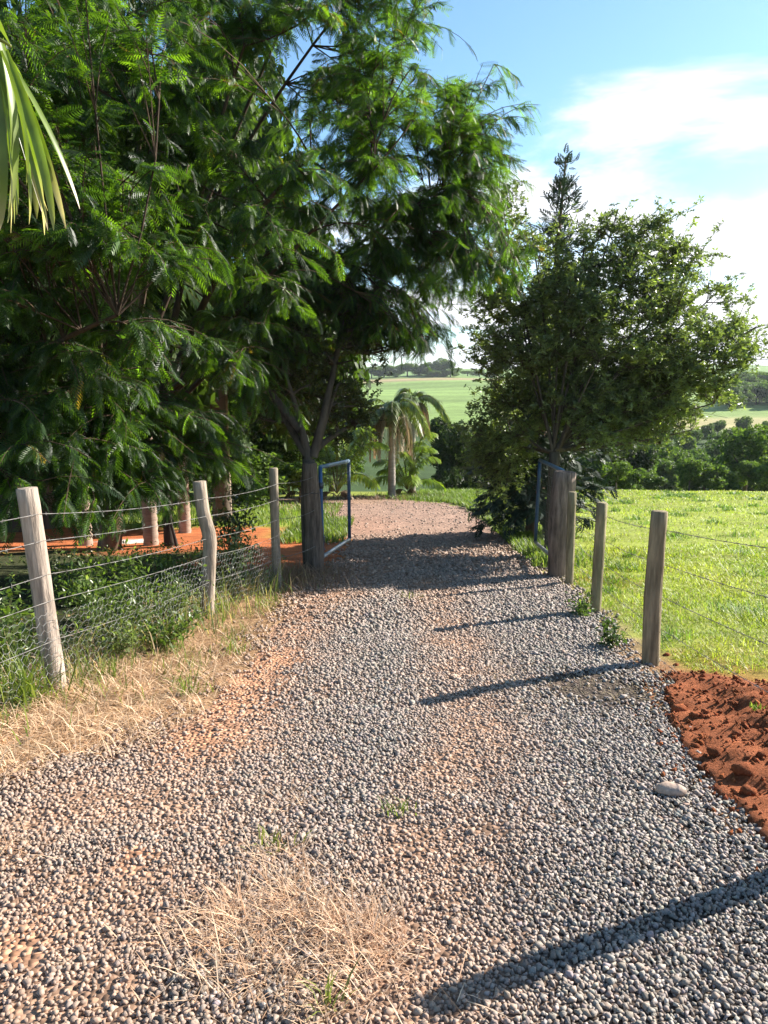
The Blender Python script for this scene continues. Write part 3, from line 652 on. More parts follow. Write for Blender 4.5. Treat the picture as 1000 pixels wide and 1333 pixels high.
# ------------------------------------------------------------------ the big feathery tree on the left
def feathery_tree(base, trunk_top, ells, n_limb, n_sec, n_twig, per_twig, label, seed, leaf=(0.15, 0.27), as_objects=0, crooks=()):
    r = np.random.default_rng(seed)
    root = thing('feathery_tree', tuple(base), label, 'tree', None)
    tp = bez(base+dn, (base+trunk_top)/2+np.array([0.15, 0.1, 0]), trunk_top, 10)
    BR = np.array([0.13, 0.085, 0.055])
    MB().add(*tube(tp, np.linspace(0.21, 0.11, 10), 12), BR).build('trunk', M_bark, root, True)
    limbs = [bez(tp[-1] if i % 2 else tp[-3], (tp[-1]+t)/2+np.array([0, 0, 0.5])+r.normal(size=3)*0.2, t, 12) for i, t in enumerate(in_ell(n_limb, ells, r, 0.4))]
    limbs += list(crooks)
    lp_ = np.concatenate(limbs); sec = attach(in_ell(n_sec, ells, r, 0.27), lp_, r, 0.1, 0.6)
    sp = np.concatenate([c_[2:] for c_ in sec])
    tips_s = np.array([c_[-1] for c_ in sec]); k = r.integers(0, len(sec), n_twig)
    tt = tips_s[k]+r.normal(size=(n_twig, 3))*np.array([0.30, 0.30, 0.11]); tt[:, 2] -= 0.12
    tw = []
    for t, kk in zip(tt, k):
        s0 = sec[kk][r.integers(2, 6)]; L = np.linalg.norm(t-s0); tw.append(bez(s0, (s0+t)/2+np.array([0, 0, 0.22*L]), t, 5))
    mb = MB(); branch_mesh(mb, limbs, 0.05, 0.014, 7, BR*0.5); branch_mesh(mb, sec, 0.011, 0.005, 4, BR*0.4); branch_mesh(mb, tw, 0.007, 0.003, 3, BR*0.8)
    mb.build('branches', M_bark, root, True)
    T = np.array(tw); n = n_twig*per_twig; ti = np.repeat(np.arange(n_twig), per_twig); u = r.uniform(0.15, 1.0, n)*4; i0 = np.minimum(u.astype(int), 3); fr = (u-i0)[:, None]
    pos = T[ti, i0]*(1-fr)+T[ti, i0+1]*fr; tan = nrm(T[ti, i0+1]-T[ti, i0])
    lat = nrm(np.cross(tan, [0, 0, 1.]))*r.choice([-1, 1], n)[:, None]
    X = nrm(tan*0.75+lat*0.75+np.array([0.05, -0.12, -0.38])+0.28*r.normal(size=(n, 3)))
    Z = np.array([0.15, 0.1, 1.])+0.42*r.normal(size=(n, 3))
    pos = pos-X*0.05
    size = r.uniform(leaf[0], leaf[1], n)
    young = np.clip(r.normal(0.22, 0.22, n)+0.35*np.clip(r.normal(size=n_twig), -0.6, 1.5)[ti], 0, 1)[:, None]; old = (r.random(n) < 0.012)[:, None]
    col = (np.array([0.019, 0.042, 0.017])*(1-young)+np.array([0.060, 0.115, 0.020])*young)*np.exp(0.24*r.normal(size=(n, 1))); col = np.where(old, np.array([0.10, 0.07, 0.03]), col)
    sx, sy, dep = project(pos); inview = (sx > -60) & (sx < 1060) & (sy > -60) & (dep > 1)
    keep = inview | (r.random(n) < 0.45)
    pick = np.zeros(n, bool)
    if as_objects:
        cand = np.where((sx > 10) & (sx < 700) & (sy > 10) & (sy < 700) & (dep > 1))[0]
        # the leaves in front: nearest within each small patch of the picture
        cell = (sx[cand]//22).astype(int)*1000+(sy[cand]//22).astype(int); o_ = np.lexsort((dep[cand], cell)); first = np.ones(len(o_), bool)
        first[1:] = cell[o_][1:] != cell[o_][:-1]; front = cand[o_[first]]; front = front[np.argsort(-(size[front]/dep[front]))][:as_objects]; pick[front] = True
    mb = MB(); k_ = r.integers(0, 3, n)
    temps = [t_feather(10, 0.25), t_feather(10, 0.45), t_feather(11, 0.12)]
    for j, (tv, tf) in enumerate(temps):
        s_ = (k_ == j) & keep & ~pick; mb.add(*inst(tv, tf, pos[s_], X[s_], Z[s_], size[s_], col[s_]))
    fo = mb.build('foliage', M_feather, root); fo['kind'] = 'stuff'
    lm = {}
    for i in np.where(pick)[0]:
        key = (int(k_[i]), int(young[i, 0]*2.99))
        if key not in lm:
            yy = (key[1]+0.5)/3; me = mk_mesh('leaf', temps[key[0]][0], temps[key[0]][1], np.array([0.019, 0.042, 0.017])*(1-yy)+np.array([0.060, 0.115, 0.020])*yy)
            me.materials.append(M_feather); lm[key] = me
        o = bpy.data.objects.new('leaf', lm[key]); C.objects.link(o); o.parent = root
        o.matrix_local = frame_matrix(pos[i]-np.array(base), X[i], Z[i], size[i])
    return root
def base_at(x, y): return np.array([x, y, ground_z(x, y)])
A = np.array
crooks = [bez(P(210, 520, 9.2), P(250, 260, 9.4), P(318, 60, 9.0), 12), bez(P(230, 480, 9.0), P(300, 290, 8.6), P(405, 205, 8.2), 12), bez(P(120, 560, 8.6), P(100, 470, 8.4), P(128, 370, 8.2), 10)]
tb = on_ground(137, 714)
feathery_tree(tb, P(140, 590, tb[1]-0.3),
    [(P(300, 120, 8.8), A([2.2, 1.1, 1.5])), (P(515, 215, 10.2), A([1.45, 1.1, 1.3])), (P(225, 350, 7.9), A([1.5, 1.0, 1.0])), (P(450, 330, 10.4), A([1.35, 1.1, 1.1])),
     (P(200, -230, 9.0), A([3.2, 2.0, 1.9])), (P(510, 20, 10.2), A([1.15, 1.1, 1.2])), (P(380, 420, 10.2), A([1.1, 0.9, 0.75])), (P(592, 130, 10.4), A([0.72, 0.7, 0.85])),
     (P(632, 350, 9.8), A([0.48, 0.45, 0.24])), (P(560, 290, 10.6), A([0.95, 0.9, 0.9])), (P(480, 400, 10.7), A([0.85, 0.8, 0.55])), (P(380, 90, 10.2), A([1.3, 0.8, 1.2])), (P(620, 190, 10.5), A([0.55, 0.6, 0.5])), (P(520, 430, 10.0), A([0.45, 0.45, 0.28])), (P(305, 480, 8.4), A([0.42, 0.5, 0.65])), (P(290, 575, 8.8), A([0.35, 0.4, 0.4])), (P(120, 130, 8.0), A([1.3, 0.9, 1.1]))],
    12, 310, 3000, 11, 'huge feathery leaved tree with drooping sprays arching over the drive from behind the netting', 11, as_objects=300, crooks=crooks[:2])
tb2 = base_at(-5.0, 8.4)
feathery_tree(tb2, tb2+A([0.3, -0.5, 2.0]),
    [(P(50, 330, 6.6), A([1.25, 0.9, 1.3])), (P(80, 560, 7.0), A([1.3, 0.9, 0.75])), (P(215, 560, 7.9), A([0.9, 0.8, 0.7])), (P(20, 90, 6.5), A([1.1, 0.9, 1.0])), (P(5, 635, 7.2), A([0.7, 0.7, 0.4])), (P(150, 618, 8.0), A([0.75, 0.6, 0.32])), (P(285, 590, 8.4), A([0.35, 0.4, 0.35])), (P(-330, 250, 7.0), A([1.8, 1.6, 2.1]))],
    9, 175, 1750, 11, 'shaded feathery tree whose low branches hang over the barbed wire between the pale posts', 12, crooks=crooks[2:])

# ------------------------------------------------------------------ small leaved trees
def leafy_tree(name, base, fork, ells, n_limb, n_sec, n_twig, per_twig, leaf, colA, colB, label, seed, trunk_r=0.09, barkc=(0.13, 0.10, 0.075), limb_r=0.035, rise=0.02, stems=(), spread=(0.22, 0.22, 0.16), mat=None, group=None, limb_tips=None):
    r = np.random.default_rng(seed); root = thing(name, tuple(base), label, 'tree', group); B = np.array(barkc)
    tp = bez(base+dn, (base+fork)/2+r.normal(size=3)*0.05, fork, 8)
    MB().add(*tube(tp, np.linspace(trunk_r*1.25, trunk_r*0.85, 8), 10), B).build('trunk', M_bark, root, True)
    tips = in_ell(n_limb, ells, r, 0.3)
    if limb_tips is not None: tips = np.concatenate([limb_tips, tips])
    limbs = [bez(fork+r.normal(size=3)*0.03, fork*0.55+t*0.45+np.array([0, 0, rise*np.linalg.norm(t-fork)])+r.normal(size=3)*0.12, t, 10) for t in tips]+list(stems)
    sec = attach(in_ell(n_sec, ells, r, 0.34), np.concatenate([c_[2:] for c_ in limbs]), r, 0.05, 0.8)
    st = np.array([c_[-1] for c_ in sec]); k = r.integers(0, len(sec), n_twig); tt = st[k]+r.normal(size=(n_twig, 3))*np.array(spread)
    tw = [bez(sec[kk][r.integers(2, 6)], (sec[kk][4]+t)/2+np.array([0, 0, 0.04]), t, 4) for t, kk in zip(tt, k)]
    mb = MB(); branch_mesh(mb, limbs, limb_r, limb_r*0.3, 7, B); branch_mesh(mb, sec, limb_r*0.32, limb_r*0.14, 4, B*0.9); branch_mesh(mb, tw, 0.005, 0.0025, 3, B*0.8)
    mb.build('branches', M_bark, root, True)
    T = np.array(tw); n = n_twig*per_twig; ti = np.repeat(np.arange(n_twig), per_twig); u = r.uniform(0.3, 1.02, n)*3; i0 = np.minimum(u.astype(int), 2); fr = (u-i0)[:, None]
    pos = T[ti, i0]*(1-fr)+T[ti, i0+1]*fr + r.normal(size=(n, 3))*leaf*0.45
    X = rdir(n, r)+np.array([0, 0, 0.35]); Z = rdir(n, r)*0.7+np.array([0, 0, 1.])
    yy = np.clip(r.normal(0.35, 0.3, n)+0.25*r.normal(size=n_twig)[ti], 0, 1)[:, None]
    col = (np.array(colA)*(1-yy)+np.array(colB)*yy)*np.exp(0.22*r.normal(size=(n, 1)))
    mb = MB(); k_ = r.integers(0, 3, n)
    for j in range(3):
        tv, tf = t_cluster(5, r, 0.21); s_ = k_ == j
        mb.add(*inst(tv, tf, pos[s_], X[s_], Z[s_], leaf*r.uniform(0.7, 1.25, s_.sum()), col[s_]))
    fo = mb.build('foliage', mat or M_broad, root); fo['kind'] = 'stuff'
    return root
bR = base_at(2.52, 10.9); fkR = P(722, 588, 10.9)
rt_tips = A([P(985, 425, 11.2), P(960, 475, 10.9), P(930, 525, 11.0), P(900, 560, 11.1), P(905, 335, 11.4), P(805, 272, 11.4), P(652, 262, 11.8), P(850, 545, 10.8), P(870, 420, 10.7), P(780, 470, 10.4), P(945, 370, 11.5), P(860, 578, 11.4), P(840, 300, 11.5), P(765, 300, 11.3), P(690, 290, 11.9), P(880, 360, 11.2)])
leafy_tree('spreading_tree', bR, fkR,
    [(P(805, 425, 11.3), A([1.45, 1.2, 1.0])), (P(705, 430, 11.5), A([1.0, 1.1, 1.3])), (P(800, 510, 11.2), A([1.2, 0.9, 0.55])), (P(640, 560, 12.2), A([0.45, 0.6, 0.8])), (P(660, 540, 12.0), A([0.5, 0.6, 0.7])),
     (P(890, 470, 11.1), A([0.9, 0.9, 0.62])), (P(825, 345, 11.5), A([0.8, 0.7, 0.6])), (P(672, 330, 11.8), A([0.45, 0.5, 0.75])), (P(950, 430, 11.2), A([0.42, 0.5, 0.26])), (P(632, 440, 11.8), A([0.5, 0.6, 0.65])),
     (P(803, 290, 11.4), A([0.13, 0.2, 0.34])), (P(655, 280, 11.8), A([0.14, 0.2, 0.3])), (P(905, 350, 11.4), A([0.22, 0.25, 0.3])), (P(945, 385, 11.5), A([0.2, 0.25, 0.25])), (P(800, 525, 11.7), A([1.1, 1.3, 0.5])), (P(870, 500, 12.3), A([0.8, 1.0, 0.55])), (P(765, 310, 11.3), A([0.2, 0.25, 0.3])), (P(850, 548, 11.3), A([0.8, 0.7, 0.28])), (P(755, 555, 10.9), A([0.5, 0.5, 0.28])), (P(650, 600, 12.4), A([0.45, 0.6, 0.5])), (P(690, 545, 11.4), A([0.4, 0.5, 0.4])), (P(860, 320, 11.5), A([0.15, 0.2, 0.28]))],
    4, 450, 3900, 8, 0.064, (0.085, 0.112, 0.050), (0.165, 0.205, 0.080), 'broad small leaved tree fanning out from a low fork behind the grooved gate post', 21, 0.09, (0.09, 0.072, 0.054), 0.026, limb_tips=rt_tips, spread=(0.24, 0.24, 0.2))
bF = base_at(-0.95, 9.78)
st1 = bez(P(402, 600, 9.7), P(392, 545, 9.7), P(372, 488, 9.8), 10); st2 = bez(P(408, 595, 9.75), P(418, 560, 9.8), P(440, 500, 10.0), 9); st3 = bez(P(392, 560, 9.7), P(360, 520, 9.9), P(320, 470, 10.1), 9)
st4 = bez(st1[-1], P(366, 460, 9.9), P(395, 420, 10.1), 8)
leafy_tree('forked_tree', bF, P(402, 598, 9.72), [(P(425, 470, 10.2), A([0.85, 0.7, 0.55])), (P(355, 510, 10.2), A([0.55, 0.6, 0.5])), (P(500, 440, 10.3), A([0.5, 0.5, 0.3])), (P(450, 540, 10.4), A([0.4, 0.5, 0.4])), (P(420, 400, 10.4), A([0.8, 0.6, 0.4]))],
    3, 90, 480, 7, 0.062, (0.030, 0.042, 0.018), (0.085, 0.095, 0.028), 'dark forked tree with sparse leaves rising behind the left hinge of the gate', 22, 0.1, (0.10, 0.078, 0.062), 0.062, stems=[st1, st2, st3, st4])

# ------------------------------------------------------------------ conifer
def conifer(base, top, radius_fn, n_br, label, seed, colA, colB, size=0.26, per=16, lean=0.0):
    r = np.random.default_rng(seed); root = thing('conifer', tuple(base), label, 'tree'); Ht = top[2]-base[2]
    tp = bez(base+dn, (base+top)/2, top, 14); MB().add(*tube(tp, np.linspace(0.13, 0.012, 14), 9), (0.17, 0.11, 0.08)).build('trunk', M_bark, root, True)
    mb = MB(); ps = []; Xs = []
    for i in range(n_br):
        t = (i+0.5)/n_br; t = 0.06+0.93*t; c_ = base+(top-base)*t; a = i*2.4+r.uniform(-0.5, 0.5); R_ = radius_fn(t)*r.uniform(0.65, 1.15)
        if t > 0.58 and r.random() < 0.45: continue
        if t > 0.58 and r.random() < 0.12: R_ *= 1.7
        up = 0.55*(t > 0.5)+(-0.25 if t < 0.3 else 0.15); e = c_+np.array([cos(a)*R_, sin(a)*R_, R_*up])
        br = bez(c_, (c_+e)/2+np.array([0, 0, 0.1*R_]), e, 6); mb.add(*tube(br, np.linspace(0.014, 0.004, 6), 4, False), (0.13, 0.085, 0.06))
        m_ = max(4, int((per if t < 0.58 else per*0.7)*R_/0.8)); u = r.uniform(0.15, 1, m_)*5; i0 = np.minimum(u.astype(int), 4); fr = (u-i0)[:, None]
        pp = br[i0]*(1-fr)+br[i0+1]*fr; d = nrm(br[i0+1]-br[i0]); ps.append(pp+0.05*r.normal(size=pp.shape)); Xs.append(nrm(d+0.55*r.normal(size=pp.shape)+np.array([0, 0, 0.25 if t > 0.5 else -0.2])))
    mb.build('branches', M_bark, root)
    pos = np.concatenate(ps); X = np.concatenate(Xs); n = len(pos); yy = r.random((n, 1)); col = (np.array(colA)*(1-yy)+np.array(colB)*yy)*np.exp(0.2*r.normal(size=(n, 1)))
    tv, tf = t_spray(9); fo = MB().add(*inst(tv, tf, pos, X, rdir(n, r)*0.5+np.array([0, 0, 1.]), size*r.uniform(0.7, 1.25, n), col)).build('foliage', M_conifer, root); fo['kind'] = 'stuff'
    return root
bC = base_at(2.74, 13.6)
conifer(bC, P(737, 205, 13.6), lambda t: np.interp(t, [0, 0.08, 0.28, 0.45, 0.62, 0.8, 1], [0.9, 1.15, 1.15, 0.7, 0.3, 0.32, 0.04]), 200, 'dark conifer with a ragged spire standing above the spreading tree', 31, (0.024, 0.044, 0.032), (0.045, 0.070, 0.042), 0.21, 48)

# ------------------------------------------------------------------ palms
def frond(root, a, c_, e, L_leaf, colr, n_pairs, hang, seed, mat=M_palm, name='frond', wid=0.05, rachis_col=(0.16, 0.15, 0.05)):
    r = np.random.default_rng(seed); pth = bez(a, c_, e, 12); mb = MB(); mb.add(*tube(pth, np.linspace(0.018, 0.004, 12), 5, False), rachis_col)
    u = np.linspace(0.14, 0.995, n_pairs)*11; i0 = np.minimum(u.astype(int), 10); fr = (u-i0)[:, None]; p = pth[i0]*(1-fr)+pth[i0+1]*fr; tan = nrm(pth[i0+1]-pth[i0])
    lat = nrm(np.cross(tan, [0, 0, 1.])+1e-6)
    for s_ in (-1, 1):
        d = nrm(tan*0.75+lat*s_*0.9+np.array([0, 0, -hang])+0.12*r.normal(size=p.shape)); L = L_leaf*np.sin(pi*np.clip(0.18+0.74*u/11, 0, 1))**0.6*r.uniform(0.8, 1.1, len(u))
        mid = p+d*L[:, None]*0.5; end = mid+nrm(d+np.array([0, 0, -0.55-hang*0.6]))*L[:, None]*0.5
        wv = nrm(np.cross(d, lat*s_*0.2+np.array([0, 0, 1.])))*wid*0.5; k = len(u)
        V = np.stack([p-wv*0.5, p+wv*0.5, mid+wv, mid-wv, end], 1).reshape(-1, 3); b0 = np.arange(k)[:, None]*5
        Fc = np.concatenate([b0+np.array([0, 1, 2]), b0+np.array([0, 2, 3]), b0+np.array([3, 2, 4])]); mb.add(V, Fc, np.repeat(jitcol(colr, k, 0.18, 0.06, r), 5, 0))
    return mb.build(name, mat, root)
def palm(name, base, h, n_fr, L, label, seed, live, dead=0, trunk_r=0.11, droop=0.55, deadc=(0.23, 0.17, 0.10), trunk_c=(0.33, 0.29, 0.25), lean=(0, 0), n_pairs=56, leaf=0.42, group=None, up=0.75):
    r = np.random.default_rng(seed); root = thing(name, tuple(base), label, 'palm', group); top = base+np.array([lean[0], lean[1], h])
    if h > 0.4:
        n = max(24, int(h*16)); t = np.linspace(0, 1, n); pp = (base+dn)[None]*(1-t[:, None])+top[None]*t[:, None]; rr = trunk_r*(1.12-0.25*t)*(1+0.05*np.where(np.arange(n) % 2, 1, -1)); rr[:4] *= 1.15
        MB().add(*tube(pp, rr, 12), trunk_c).build('trunk', M_palmbark, root, False)
    for i in range(n_fr):
        a = i*2.399+r.uniform(-0.3, 0.3); el = r.uniform(0.15, 1.0)*up; l_ = L*r.uniform(0.8, 1.1); d = np.array([cos(a), sin(a), 0])
        c_ = top+d*l_*0.45*(1.1-el*0.4)+np.array([0, 0, l_*(0.25+0.65*el)]); e = top+d*l_*(0.95-0.25*el)+np.array([0, 0, l_*(el*0.8-droop)])
        frond(root, top, c_, e, leaf, live, n_pairs, 0.25+0.2*r.random(), seed*100+i)
    for i in range(dead):
        a = i*2.399+1+r.uniform(-0.3, 0.3); d = np.array([cos(a), sin(a), 0]); l_ = L*r.uniform(0.75, 1.0)
        frond(root, top-np.array([0, 0, 0.1]), top+d*l_*0.42+np.array([0, 0, 0.28*l_]), top+d*l_*0.42-np.array([0, 0, l_*0.85]), leaf*0.8, deadc, n_pairs, 0.9, seed*100+50+i, M_straw, 'dead_frond', rachis_col=(0.2, 0.15, 0.09))
    return root
p1 = base_at(0.27, 25.6); p2 = base_at(1.10, 28.4)
pl = palm('palm', p1, 2.95, 12, 1.9, 'stout palm with a skirt of hanging dead fronds at the bend of the drive', 41, (0.13, 0.17, 0.045), 14, 0.125, 0.75, leaf=0.5, deadc=(0.34, 0.26, 0.17))
MB().add(lumpy(rng, (0.36, 0.34, 0.3), 0.16)+p1+A([0, 0, 2.72]), I2F, (0.16, 0.11, 0.08)).build('crown_base', M_palmbark, pl)
palm('palm', p2, 3.5, 10, 1.6, 'slimmer palm with pale trunk and ragged fronds just behind the stout palm', 42, (0.12, 0.16, 0.045), 9, 0.11, 0.7, leaf=0.5, deadc=(0.36, 0.27, 0.17))
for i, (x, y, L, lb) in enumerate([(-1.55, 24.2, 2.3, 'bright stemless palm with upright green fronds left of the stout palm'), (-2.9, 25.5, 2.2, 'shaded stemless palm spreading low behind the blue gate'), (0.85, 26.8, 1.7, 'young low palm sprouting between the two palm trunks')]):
    palm('young_palm', base_at(x, y), 0.25, 15, L, lb, 45+i, (0.21, 0.29, 0.03) if i != 1 else (0.15, 0.21, 0.03), 2, 0.1, 0.15, leaf=0.6, up=1.7)  # shaded palm has dimmer fronds, its shade put into the colour
for i, (px, py, r_, h, lb) in enumerate([(197, 709, 0.115, 4.2, 'ringed palm trunk on red soil left of a leaning dark trunk'), (112, 709, 0.105, 4.0, 'ringed reddish palm trunk beside the flaring dark trunk'), (241, 694, 0.11, 4.4, 'pale ringed palm trunk seen just left of the kinked fence post'), (299, 677, 0.06, 3.8, 'thin pale palm trunk at the edge of the lawn behind the clearing')]):
    b0 = on_ground(px, py)
    palm('garden_palm', b0, h, 9, 1.7, lb, 60+i, (0.06, 0.10, 0.03), 0, r_, 0.5, trunk_c=(0.36, 0.27, 0.21), n_pairs=26, leaf=0.4)
# palm whose leaf tips hang into the picture at the top left
bP = base_at(-3.15, 3.35); root = thing('fan_palm', tuple(bP), 'foreground palm frond with long yellow green drooping leaflets and dry pale tips', 'palm')
tpP = bP+A([0.1, -0.05, 3.45]); n = 40; t = np.linspace(0, 1, n)[:, None]
MB().add(*tube((bP+dn)*(1-t)+tpP*t, 0.14*(1.1-0.2*t[:, 0])*(1+0.05*np.where(np.arange(n) % 2, 1, -1)), 12), (0.3, 0.25, 0.2)).build('trunk', M_palmbark, root)
for i in range(8):
    a = radians(95+i*36); d = A([cos(a), sin(a), 0]); frond(root, tpP, tpP+d*0.8+A([0, 0, 0.8]), tpP+d*1.6+A([0, 0, -0.2]), 0.6, (0.12, 0.17, 0.03), 30, 0.4, 700+i)
fr_o = bpy.data.objects.new('frond', None); C.objects.link(fr_o); fr_o.parent = root
rp_ = bez(tpP, P(-150, -60, 3.1), P(14, 60, 3.0), 10)
stalk = MB().add(*tube(rp_, np.linspace(0.016, 0.006, 10), 6), (0.2, 0.22, 0.06)).build('stalk', M_palm, root); stalk.parent = fr_o
leaflets = [((-14, 40), (20, 130), (-12, 250), 3.0, .024), ((0, 55), (30, 170), (10, 290), 2.95, .024), ((2, 60), (42, 190), (38, 292), 3.0, .022), ((5, 62), (52, 200), (58, 306), 3.05, .02), ((8, 66), (64, 210), (70, 300), 2.98, .02), ((10, 75), (62, 190), (86, 298), 3.0, .018), ((12, 80), (70, 170), (104, 272), 3.06, .018), ((0, 85), (20, 200), (22, 280), 3.08, .022), ((6, 70), (34, 100), (40, 160), 3.1, .02), ((-8, 95), (8, 210), (0, 300), 2.92, .024), ((2, 120), (48, 215), (48, 285), 3.12, .018), ((-20, 60), (-6, 180), (-22, 310), 3.0, .024), ((-30, 30), (-40, 150), (-60, 300), 3.0, .024), ((-50, 20), (-80, 130), (-110, 270), 3.0, .024)]
r9 = np.random.default_rng(9)
for q9 in range(9):
    ax9 = r9.uniform(-18, 12); leaflets.append(((ax9, 60+r9.uniform(-15, 50)), (ax9+r9.uniform(15, 48), 180+r9.uniform(-20, 25)), (ax9+r9.uniform(10, 72), 268+r9.uniform(-30, 38)), 3.0+r9.uniform(-0.1, 0.14), r9.uniform(0.009, 0.014)))
for k_, (a, m_, e, Y, w) in enumerate(leaflets):
    pth = bez(P(*a, Y), P(*m_, Y-0.03), P(*e, Y+0.02), 12); u = np.linspace(0, 1, 12); wd = 0.82*w*np.sin(pi*np.clip(0.08+0.92*u, 0, 1))**0.55*1.0+0.001
    ax = A([cos(k_*1.3)*0.8, 0.35+0.3*sin(k_), 0.15]); tn = nrm(np.gradient(pth, axis=0)); sd = nrm(np.cross(tn, nrm(np.cross(ax, tn)))); nn_ = np.cross(tn, sd)
    V = np.concatenate([pth+sd*wd[:, None]+nn_*wd[:, None]*0.35, pth, pth-sd*wd[:, None]+nn_*wd[:, None]*0.35]); i = np.arange(11)
    q = np.concatenate([np.stack([i, i+1, i+13, i+12], -1), np.stack([i+12, i+13, i+25, i+24], -1)]); Fc = np.concatenate([q[:, [0, 1, 2]], q[:, [0, 2, 3]]])
    tipw = np.clip((u-0.55-0.25*((k_*7) % 5)/5)/0.3, 0, 1)[:, None]*(0.35+0.65*(k_ % 3 != 1)); cc = (A([0.14, 0.20, 0.03])*(1-tipw)+A([0.55, 0.46, 0.33])*tipw)*(1+0.12*rng.normal(size=(12, 1)))
    lo = MB().add(V, Fc, np.tile(cc*rng.uniform(0.75, 1.2), (3, 1))).build('leaflet', M_palm, root, True); lo.parent = fr_o

# ------------------------------------------------------------------ background trees and bushes
def crown_mesh(r, lobes, n, leaf, colA, colB, squash=1.0):
    """crown of small leaf clumps on the surface and inside a few lobes; unit size, base at 0"""
    cs = []; 
    idx = r.choice(len(lobes), n, p=A([l[3]**2 for l in lobes])/sum(l[3]**2 for l in lobes)); d = rdir(n, r); rad = A([l[3] for l in lobes])[idx]*(0.55+0.45*r.random(n)**0.4)*(1+0.16*np.sin(d[:, 0]*7+idx)*np.cos(d[:, 2]*6))
    pos = A([l[:3] for l in lobes])[idx]+d*rad[:, None]*A([1, 1, 0.85])
    X = nrm(d*0.8+rdir(n, r)); Z = nrm(d+0.7*rdir(n, r)+A([0, 0, 0.5]))
    yy = np.clip(0.4+0.3*r.normal(size=n)+0.25*np.sin(idx*2.3), 0, 1)[:, None]; col = (A(colA)*(1-yy)+A(colB)*yy)*np.exp(0.22*r.normal(size=(n, 1)))
    tv, tf = t_cluster(4, r, 0.3); return inst(tv, tf, pos, X, Z, leaf*r.uniform(0.6, 1.3, n), col)
def make_variant(seed, n_lobes, n, leaf, colA, colB, trunk=0.3, wide=0.42):
    r = np.random.default_rng(seed); lobes = [(0, 0, 0.60, 0.30)]
    for i in range(n_lobes):
        a = i*2.4+r.uniform(-.4, .4); rr = wide*r.uniform(0.35, 0.75); lobes.append((cos(a)*rr, sin(a)*rr, r.uniform(trunk+0.08, 0.86), r.uniform(0.13, 0.22)))
    V, Fc, Cc = crown_mesh(r, lobes, n, leaf, colA, colB); V[:, 2] = np.maximum(V[:, 2], 0.01)
    me = mk_mesh('crown', V, Fc, Cc); me.materials.append(M_far)
    tb = MB(); tb.add(*tube(A([[0, 0, -0.08], [0.01, 0, 0.2], [0, 0.01, 0.62]]), [0.035, 0.028, 0.012], 7), (0.13, 0.1, 0.08))
    for i in range(4): tb.add(*tube(bez(A([0, 0, 0.3]), A([cos(i*1.6)*.1, sin(i*1.6)*.1, .45]), A([cos(i*1.6)*.25, sin(i*1.6)*.25, .62]), 4), np.linspace(.016, .005, 4), 5), (0.13, 0.1, 0.08))
    mt = mk_mesh('trunk', np.concatenate(tb.V), np.concatenate(tb.F), np.concatenate(tb.C)); mt.materials.append(M_bark)
    return me, mt
def place_tree(var, name, base, h, w, label, cat='tree', group=None, rot=None):
    o = thing(name, tuple(base), label, cat, group)
    for nm, me in (('crown', var[0]), ('trunk', var[1])):
        c_ = bpy.data.objects.new(nm, me); C.objects.link(c_); c_.parent = o; c_.scale = (w, w, h); c_.rotation_euler = (0, 0, rng.uniform(0, 6.28) if rot is None else rot)
    return o
GA, GB = (0.045, 0.080, 0.024), (0.12, 0.175, 0.04)
VT = [make_variant(100+i, 8+i, 1900, 0.055, GA, GB, 0.14) for i in range(5)]
VB = [make_variant(120+i, 9, 1500, 0.062, (0.055, 0.095, 0.024), (0.14, 0.20, 0.045), 0.08, 0.5) for i in range(3)]
VD = [make_variant(130+i, 9, 4200, 0.042, (0.020, 0.036, 0.014), (0.050, 0.075, 0.022), 0.1, 0.45) for i in range(2)]
VN = [make_variant(140+i, 10, 5200, 0.036, (0.028, 0.050, 0.016), (0.075, 0.12, 0.028), 0.22, 0.45) for i in range(3)]
# hedge row of bushes closing the meadow
k = 0
for x in np.arange(7.2, 20.5, 1.15):
    y = 33.4+rng.uniform(-0.4, 1.2)+0.02*x; h = rng.uniform(1.1, 2.7); y += rng.uniform(-0.3, 2.2); k += 1
    place_tree(VB[k % 3], 'bush', base_at(x+rng.uniform(-.3, .3), y), h, h*rng.uniform(0.8, 1.5), 'bright green bush in the row closing the far side of the meadow', 'bush', 'bushes at the foot of the meadow')
# valley wood
r2 = np.random.default_rng(5)
for row, (y, n_, h0) in enumerate([(42, 9, 3.4), (54, 11, 4.2), (68, 12, 4.7), (84, 13, 5.0), (104, 13, 4.9), (126, 13, 4.2), (143, 12, 3.4)]):
    xs = np.linspace(0.14*y, 0.60*y, n_)
    for x in xs:
        yy_ = y+r2.uniform(-5, 5); x_ = x+r2.uniform(-1.5, 1.5); h = h0*r2.uniform(0.75, 1.2)
        place_tree(VT[r2.integers(0, 5)], 'valley_tree', base_at(x_, yy_), h, h*r2.uniform(0.9, 1.25), 'rounded green tree in the wood filling the valley below the meadow', 'tree', 'trees of the valley wood')
for (x, y, h) in [(10.2, 38.5, 4.3), (11.6, 39.5, 3.6), (13.6, 40.5, 3.4)]:
    place_tree(VD[0], 'dark_tree', base_at(x, y), h, h*0.95, 'very dark dense tree rising straight behind the meadow bushes', 'tree', 'dark trees behind the meadow bushes')
